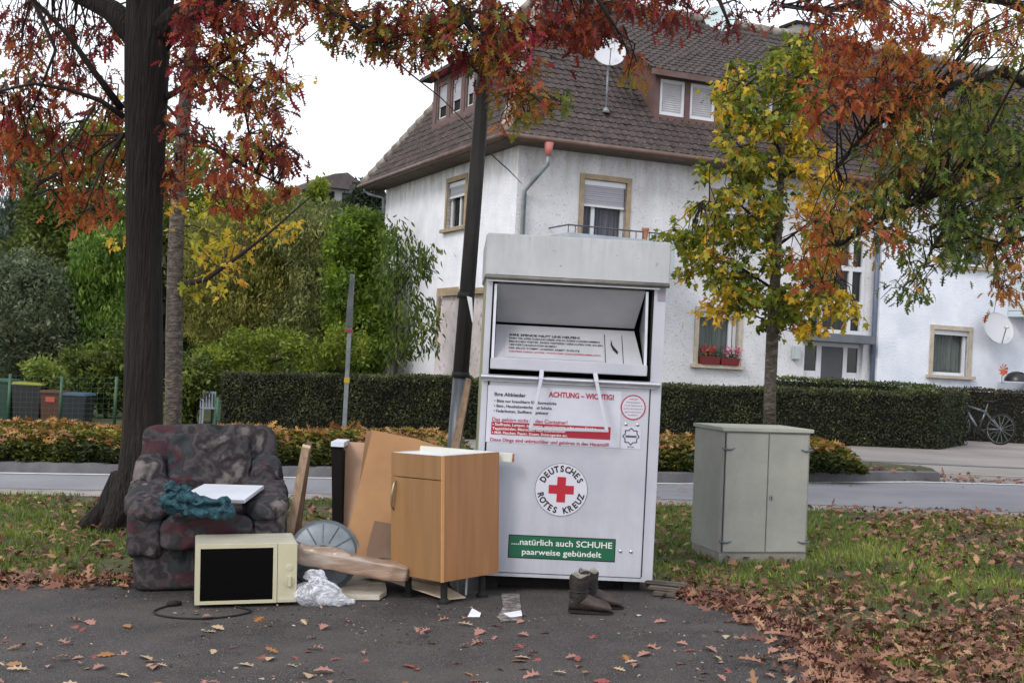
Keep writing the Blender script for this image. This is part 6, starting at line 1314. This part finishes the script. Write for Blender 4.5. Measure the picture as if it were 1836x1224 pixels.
# ---- grass and leaf litter
def in_lot(x, y):
    if y < 7.78 and x < xedge(max(-3, y)): return True
    return y < 9.1 and -2.3 < x < 1.0
n_ = 0; C = []; T = []
while len(C) < 70000:
    y = 5.2+7.5*random.random()**.9; x = random.uniform(-5.2, 5.6)
    if abs(x) > .45*y+.4 or in_lot(x, y) or y > y_near(x)-.02: continue
    v_ = mnoise.noise(Vector((x*.9, y*.9, 0)))+.5*mnoise.noise(Vector((x*2.5, y*2.5, 4)))
    if y < 7.4 and x > 0 and v_ < .05: continue
    if v_ < -.35: continue
    C.append((x, y, g(x, y)-.005)); T.append(.45+.45*v_+random.gauss(0, .16))
m_ = len(C); D = np.column_stack([rng.normal(0, .35, m_), rng.normal(0, .35, m_), np.ones(m_)])
tag(leafmesh('grass', leafmat('grass_blade', [(0, '#33431d'), (.4, '#5a7029'), (.75, '#84923a'), (1, '#aba35e')], .25), [(-.06, 0), (.06, 0), (.035, .6), (0, 1)], C, D, rdir(m_, 0), rng.uniform(.03, .065, m_), T, bend=.3, fold=0), kind='stuff')
OAK2 = mirror([(0,-.15),(.02,0),(.16,.1),(.14,.24),(.34,.36),(.2,.46),(.3,.66),(.15,.74),(.12,.9),(0,1)])
C = []; S_ = []
def lit_density(x, y):
    if x > .9: # right side: dense near the front
        d = .07+.75*max(0, min(1, (8.3-y)/2.4))*(1 if x > xedge(min(7.7, max(-3, y))) else 0); d += .5*math.exp(-((x-1.25)/.25)**2)*(1 if y < 8.6 else 0); d += .16*(x > 3.0)
    else: d = .10+.25*max(0, 8.6-y)
    return d*(.55+.9*max(-.4, mnoise.noise(Vector((x*1.1, y*1.1, 9)))))
tries = 0
while len(C) < 9500 and tries < 400000:
    tries += 1; y = 4.9+7.6*random.random(); x = random.uniform(-5.2, 5.6)
    if abs(x) > .45*y+.4 or in_lot(x-.05, y) or y > y_near(x)+.25: continue
    if random.random() < lit_density(x, y)*.75: C.append((x, y, g(x, y)+random.uniform(.012, .05))); S_.append(random.uniform(.034, .076))
C = np.array(C); S_ = np.array(S_); sel = rng.random(len(C)) < .45
for C1, S1, tm_ in ((C[sel], S_[sel], OAK), (C[~sel], S_[~sel], OAK2)):
    m_ = len(C1); tag(leafmesh('leaf_litter', m_lit, tm_, C1, rdir(m_, 0)*[1, 1, .3], rdir(m_, 2.2), S1, rng.beta(1.6, 1.8, m_), bend=.35, fold=.45), kind='stuff')
# litter along the lot's edge, the kerb and the road
C = []
for _ in range(900):
    s = random.random(); y = 4.6+3.2*s; x = xedge(y)+random.gauss(-.02, .13)*(1.4-s)
    C.append((x, y, g(x, y)+random.uniform(.012, .03)))
for _ in range(330): x = random.uniform(-3.6, -2.1); y = random.gauss(7.78, .12); C.append((x, y, g(x, y)+random.uniform(.01, .03)))
for _ in range(160): x = random.uniform(4.2, 6.6); y = y_line(x)+abs(random.gauss(.25, .5)); C.append((x, y, g(x, y)+.02+(.12 if x < 5 and y > y_line(x)+.1 else 0)))
for _ in range(130): x = random.uniform(-7, 5.3); y = y_line(x)+.25+abs(random.gauss(0, .3)); C.append((x, y, g(x, y)+.15))
for _ in range(26): x = random.uniform(-7, 7); y = random.uniform(y_near(x), y_line(x)); C.append((x, y, g(x, y)+.02))
m_ = len(C); tag(leafmesh('leaf_litter', m_lit, OAK, C, rdir(m_, 0)*[1, 1, .3], rdir(m_, 2.2), rng.uniform(.06, .115, m_), rng.beta(2, 2, m_), bend=.35, fold=.5), kind='stuff')
# single leaves lying on the asphalt
protos = []
for k, (c1, lab) in enumerate((('#8a4a44', 'dull red'), ('#a3776a', 'pinkish tan'), ('#9a6a3c', 'brown'), ('#b59f80', 'pale tan'))):
    for q in range(2):
        m1 = leafmat('single_leaf', [(0, c1), (1, c1)], .1); tone = [.5]
        o_ = leafmesh('fallen_leaf', m1, OAK if q else OAK2, [(0, 0, 0)], [(1, 0, .1)], [(0, .1, 1)], [.088], tone, bend=random.uniform(.05, .5), fold=random.uniform(.05, .3))
        protos.append((o_, lab))
used = set(); spots = []
for _ in range(5000):
    px, py = random.uniform(-20, 1560), 1062+175*random.random()**.75
    q = G(px, py)
    if not in_lot(q.x+.1, q.y) or q.y > 7.5: continue
    if 200 < px < 1210 and py < 1100 and random.random() < .85: continue
    if any((q-s).length < .05 for s in spots) or (abs(q.x-.52) < .3 and abs(q.y-7.1) < .28): continue
    if random.random() > .25+.75*(py-1060)/160*(1.0 if px > 200 else .8): continue
    spots.append(q)
    if len(spots) >= 150: break
for i, q in enumerate(spots):
    k = random.choices(range(8), weights=[3, 3, 4, 4, 2, 2, 2, 2])[0]; o_, lab = protos[k]
    if k not in used: used.add(k)
    else: o_ = o_.copy(); COL.objects.link(o_)
    o_.location = q+Vector((0, 0, .014)); o_.rotation_euler = (random.gauss(0, .15), random.gauss(0, .15), random.uniform(0, 6.28)); s = random.uniform(.55, 1.1); o_.scale = (s, s, s)
    tag(o_, lab+' fallen oak leaf lying alone on the dark asphalt', 'fallen leaf', lab+' leaves fallen on the asphalt')
for k, (o_, lab) in enumerate(protos):
    if k not in used: bpy.data.objects.remove(o_)

# small broken bits of leaf and grit on the asphalt
C = []
while len(C) < 1500:
    y = random.uniform(4.9, 7.7); x = random.uniform(-3.4, 1.5)
    if not in_lot(x, y): continue
    if mnoise.noise(Vector((x*1.4, y*1.4, 2)))+.25*random.random() < .05: continue
    C.append((x, y, g(x, y)+.009))
m_ = len(C); tag(leafmesh('leaf_crumbs', leafmat('crumbs', [(0, '#1d1816'), (.4, '#5a4236'), (.7, '#8a7362'), (1, '#a59a8c')], 0), SIMPLE, C, rdir(m_, 0)*[1, 1, .2], rdir(m_, 2.5), rng.uniform(.008, .026, m_), rng.uniform(0, 1, m_)), kind='stuff')

# ================================================================== GARDEN THINGS
m_green = mat('green_wire', '#2b4a3a', '#3a5c49', 5, .6)
def bin_(px, top_py, Y, w_, h_, d_, body, lidc, lab, rot=0, extra=None):
    q = P(px, top_py, Y); z = q.z-h_; t = empty('wheelie_bin', (q.x, q.y, z), rot, lab, 'wheelie bin', 'wheelie bins by the garden fence')
    mb = MB(); a_, b_ = w_/2*.82, w_/2
    mb.add([(-a_, -d_/2*.8, .05), (a_, -d_/2*.8, .05), (a_, d_/2*.8, .05), (-a_, d_/2*.8, .05), (-b_, -d_/2, h_-.07), (b_, -d_/2, h_-.07), (b_, d_/2, h_-.07), (-b_, d_/2, h_-.07)], [(0,3,2,1),(4,5,6,7),(0,1,5,4),(1,2,6,5),(2,3,7,6),(3,0,4,7)]); mb.box(-b_-.015, b_+.015, -d_/2-.02, d_/2, h_-.1, h_-.07)
    mb.build('body', mat('bin_plastic', body, rough=.55), t, bevel=.012)
    MB().prism([(-b_-.02, h_-.069), (b_+.02, h_-.069), (b_*.9, h_-.01), (-b_*.9, h_-.01)], -d_/2-.03, d_/2+.02).build('lid', mat('bin_lid', lidc, rough=.5), t, bevel=.01)
    for x in (-b_*.8, b_*.8): MB().tube([(x-.03, d_/2-.05, .1), (x+.03, d_/2-.05, .1)], .1, 14).build('wheel', m_black, t, smooth=True, auto=.7)
    MB().tube([(-b_*.7, d_/2+.06, h_-.1), (b_*.7, d_/2+.06, h_-.1)], .015, 6).build('handle', m_black, t)
    if extra: MB().box(-.1, .1, -d_/2-.012, -d_/2-.004, h_*.72, h_*.84).build('sticker', mat('bin_sticker', extra, rough=.6), t)
bin_(4, 678, 28.6, .62, 1.15, .7, '#16382c', '#2c5a4a', 'dark green wheelie bin cut by the left edge')
bin_(59, 684, 28.4, .66, 1.07, .72, '#1b1d22', '#8f8f3a', 'black wheelie bin with yellow lid')
MB()
bin_(99, 698, 28.2, .46, .95, .55, '#4a2a20', '#5a3a2c', 'small brown wheelie bin half covered by a shrub', 0, '#a5483a')
bin_(140, 703, 28.3, .58, .9, .7, '#1d222b', '#43576f', 'dark wheelie bin with blue lid beside the brown one')
# green mesh fence
def mesh_fence(lab, pxs, tops, bot, Y0, Y1):
    n_ = len(pxs); A_ = [P(px, 700, Y0+(Y1-Y0)*i/(n_-1)) for i, px in enumerate(pxs)]; b_ = Vector((A_[0].x, A_[0].y, g(A_[0].x, A_[0].y))); t = empty('mesh_fence', b_, 0, lab, 'fence')
    T_ = []
    for (a_, px, tpy) in zip(A_, pxs, tops):
        z1 = P(px, tpy, a_.y).z; z0 = g(a_.x, a_.y); MB().tube([(a_.x-b_.x, a_.y-b_.y, z0-b_.z), (a_.x-b_.x, a_.y-b_.y, z1-b_.z)], .035, 8).build('post', m_green, t, smooth=True); T_.append((Vector((a_.x-b_.x, a_.y-b_.y, z0-b_.z)), Vector((a_.x-b_.x, a_.y-b_.y, z1-b_.z-.03))))
    mb = MB()
    for (l0, h0), (l1, h1) in zip(T_, T_[1:]):
        k_ = 9
        for i in range(k_+1): mb.bar(l0.lerp(h0, i/k_), l1.lerp(h1, i/k_), .004, .004)
        m_ = int((l1-l0).length/.12)
        for i in range(m_+1): mb.bar(l0.lerp(l1, i/m_), h0.lerp(h1, i/m_), .003, .003)
    mb.build('wire_mesh', m_green, t)
mesh_fence('green wire mesh fence with posts in front of the bins', [-60, 17, 110, 208], [668, 670, 674, 675], 760, 27.4, 27.4)
mesh_fence('short green wire fence returning beside the hedge end', [383, 392, 400], [705, 712, 712], 770, 28.5, 24.2)
# white garden chair
q = P(373, 765, 28.0); q.z = g(q.x, q.y)+.0; t = empty('garden_chair', q, .4, 'white plastic garden chair beyond the trunks', 'chair')
t.scale = (.8, .8, .8); m_wp = mat('white_resin', '#8f97a5', rough=.4); sh_ = P(371, 745, 28).z-q.z; sh_ = .45
MB().box(-.22, .22, -.22, .22, sh_-.02, sh_+.01).build('seat', m_wp, t, bevel=.01)
for x in (-.2, .2):
    for y in (-.2, .2): MB().bar((x, y, 0), (x*.95, y*.95, sh_-.021), .04, .04).build('leg', m_wp, t)
    MB().tube([(x, -.2, sh_), (x, -.2, sh_+.22), (x, .22, sh_+.22)], .02, 6).build('armrest', m_wp, t)
bk = MB(); bk.bar((-.2, .22, sh_), (-.2, .3, sh_+.42), .03, .03); bk.bar((.2, .22, sh_), (.2, .3, sh_+.42), .03, .03); bk.bar((-.22, .3, sh_+.42), (.22, .3, sh_+.42), .03, .06)
for x in (-.12, -.04, .04, .12): bk.bar((x, .22, sh_), (x, .3, sh_+.40), .04, .015)
bk.build('backrest', m_wp, t)
# bicycle
q = P(1752, 794, 28.9); bz = g(q.x, q.y)+.006; t = empty('bicycle', (q.x, q.y, bz), math.radians(6), 'dark mountain bicycle with silver frame leaning at the hedge end', 'bicycle'); t.rotation_euler = (math.radians(-6), 0, math.radians(-48))
m_fr = mat('silver_frame', '#4c5158', '#6a7078', 9, .3, metal=.5)
Rv = Matrix.Rotation(PI/2, 3, 'X'); wr_ = .335
for x in (-.53, .52):
    MB().lathe([(wr_+.02*math.cos(2*PI*k/8), .02*math.sin(2*PI*k/8)) for k in range(9)], 36, (x, 0, wr_+.02), Rv).build('wheel', m_black, t, smooth=True)
    o_ = [c for c in t.children][-1] if len(t.children) else None
    wl_ = [c for c in bpy.data.objects if c.name.startswith('wheel') and c.parent == t][-1]
    MB().lathe([(wr_-.03, -.012), (wr_-.018, -.014), (wr_-.018, .014), (wr_-.03, .012), (wr_-.03, -.012)], 36, (x, 0, wr_+.02), Rv).build('rim', m_fr, wl_, smooth=True)
    sp_ = MB()
    for k in range(14): a_ = 2*PI*k/14; sp_.bar((x, .015*(-1)**k, wr_+.02), (x+(wr_-.03)*math.cos(a_), 0, wr_+.02+(wr_-.03)*math.sin(a_)), .006, .006)
    sp_.build('spokes', m_zinc, wl_)
bb = (.0, 0, .30); hd_ = (-.36, 0, .78); st_ = (.14, 0, .78); rw_ = (.52, 0, wr_+.02); fw_ = (-.53, 0, wr_+.02)
mb = MB(); mb.tube([hd_, bb], .03, 8); mb.tube([(-.35, 0, .84), (.12, 0, .72)], .026, 8); mb.tube([bb, st_], .022, 8)
for y in (-.05, .05): mb.tube([(bb[0], y, bb[2]), (rw_[0], y, rw_[2])], .014, 6); mb.tube([(st_[0]-.02, y*.5, st_[2]-.06), (rw_[0], y, rw_[2])], .012, 6)
mb.tube([(-.37, 0, .72), (-.34, 0, .92)], .028, 8); mb.build('frame', m_fr, t, smooth=True)
mb = MB()
for y in (-.06, .06): mb.tube([(-.375, y, .74), (-.45, y, .55), fw_[:1]+(y,)+fw_[2:]], .016, 6)
mb.build('fork', m_black, t, smooth=True)
MB().tube([(-.36, -.29, .99), (-.38, -.1, .97), (-.33, 0, .95), (-.38, .1, .97), (-.36, .29, .99)], .016, 8).build('handlebar', m_black, t, smooth=True)
mb = MB(); mb.tube([(.13, 0, .76), (.17, 0, .93)], .014, 8); mb.build('seat_post', m_zinc, t); mb = MB(); mb.puff((.17, 0, .95), (.13, .07, .03), 8, 3, 0, 1, 1); mb.build('saddle', m_black, t, smooth=True)
mb = MB(); mb.lathe([(.03, 0), (.09, 0), (.09, .006), (.03, .006)], 20, (0, -.06, .30), Rv); mb.bar((0, -.07, .3), (.12, -.07, .18), .02, .012); mb.bar((0, .07, .3), (-.12, .07, .42), .02, .012); mb.build('crankset', m_black, t)
# flat kerb stone heap beneath the bicycle
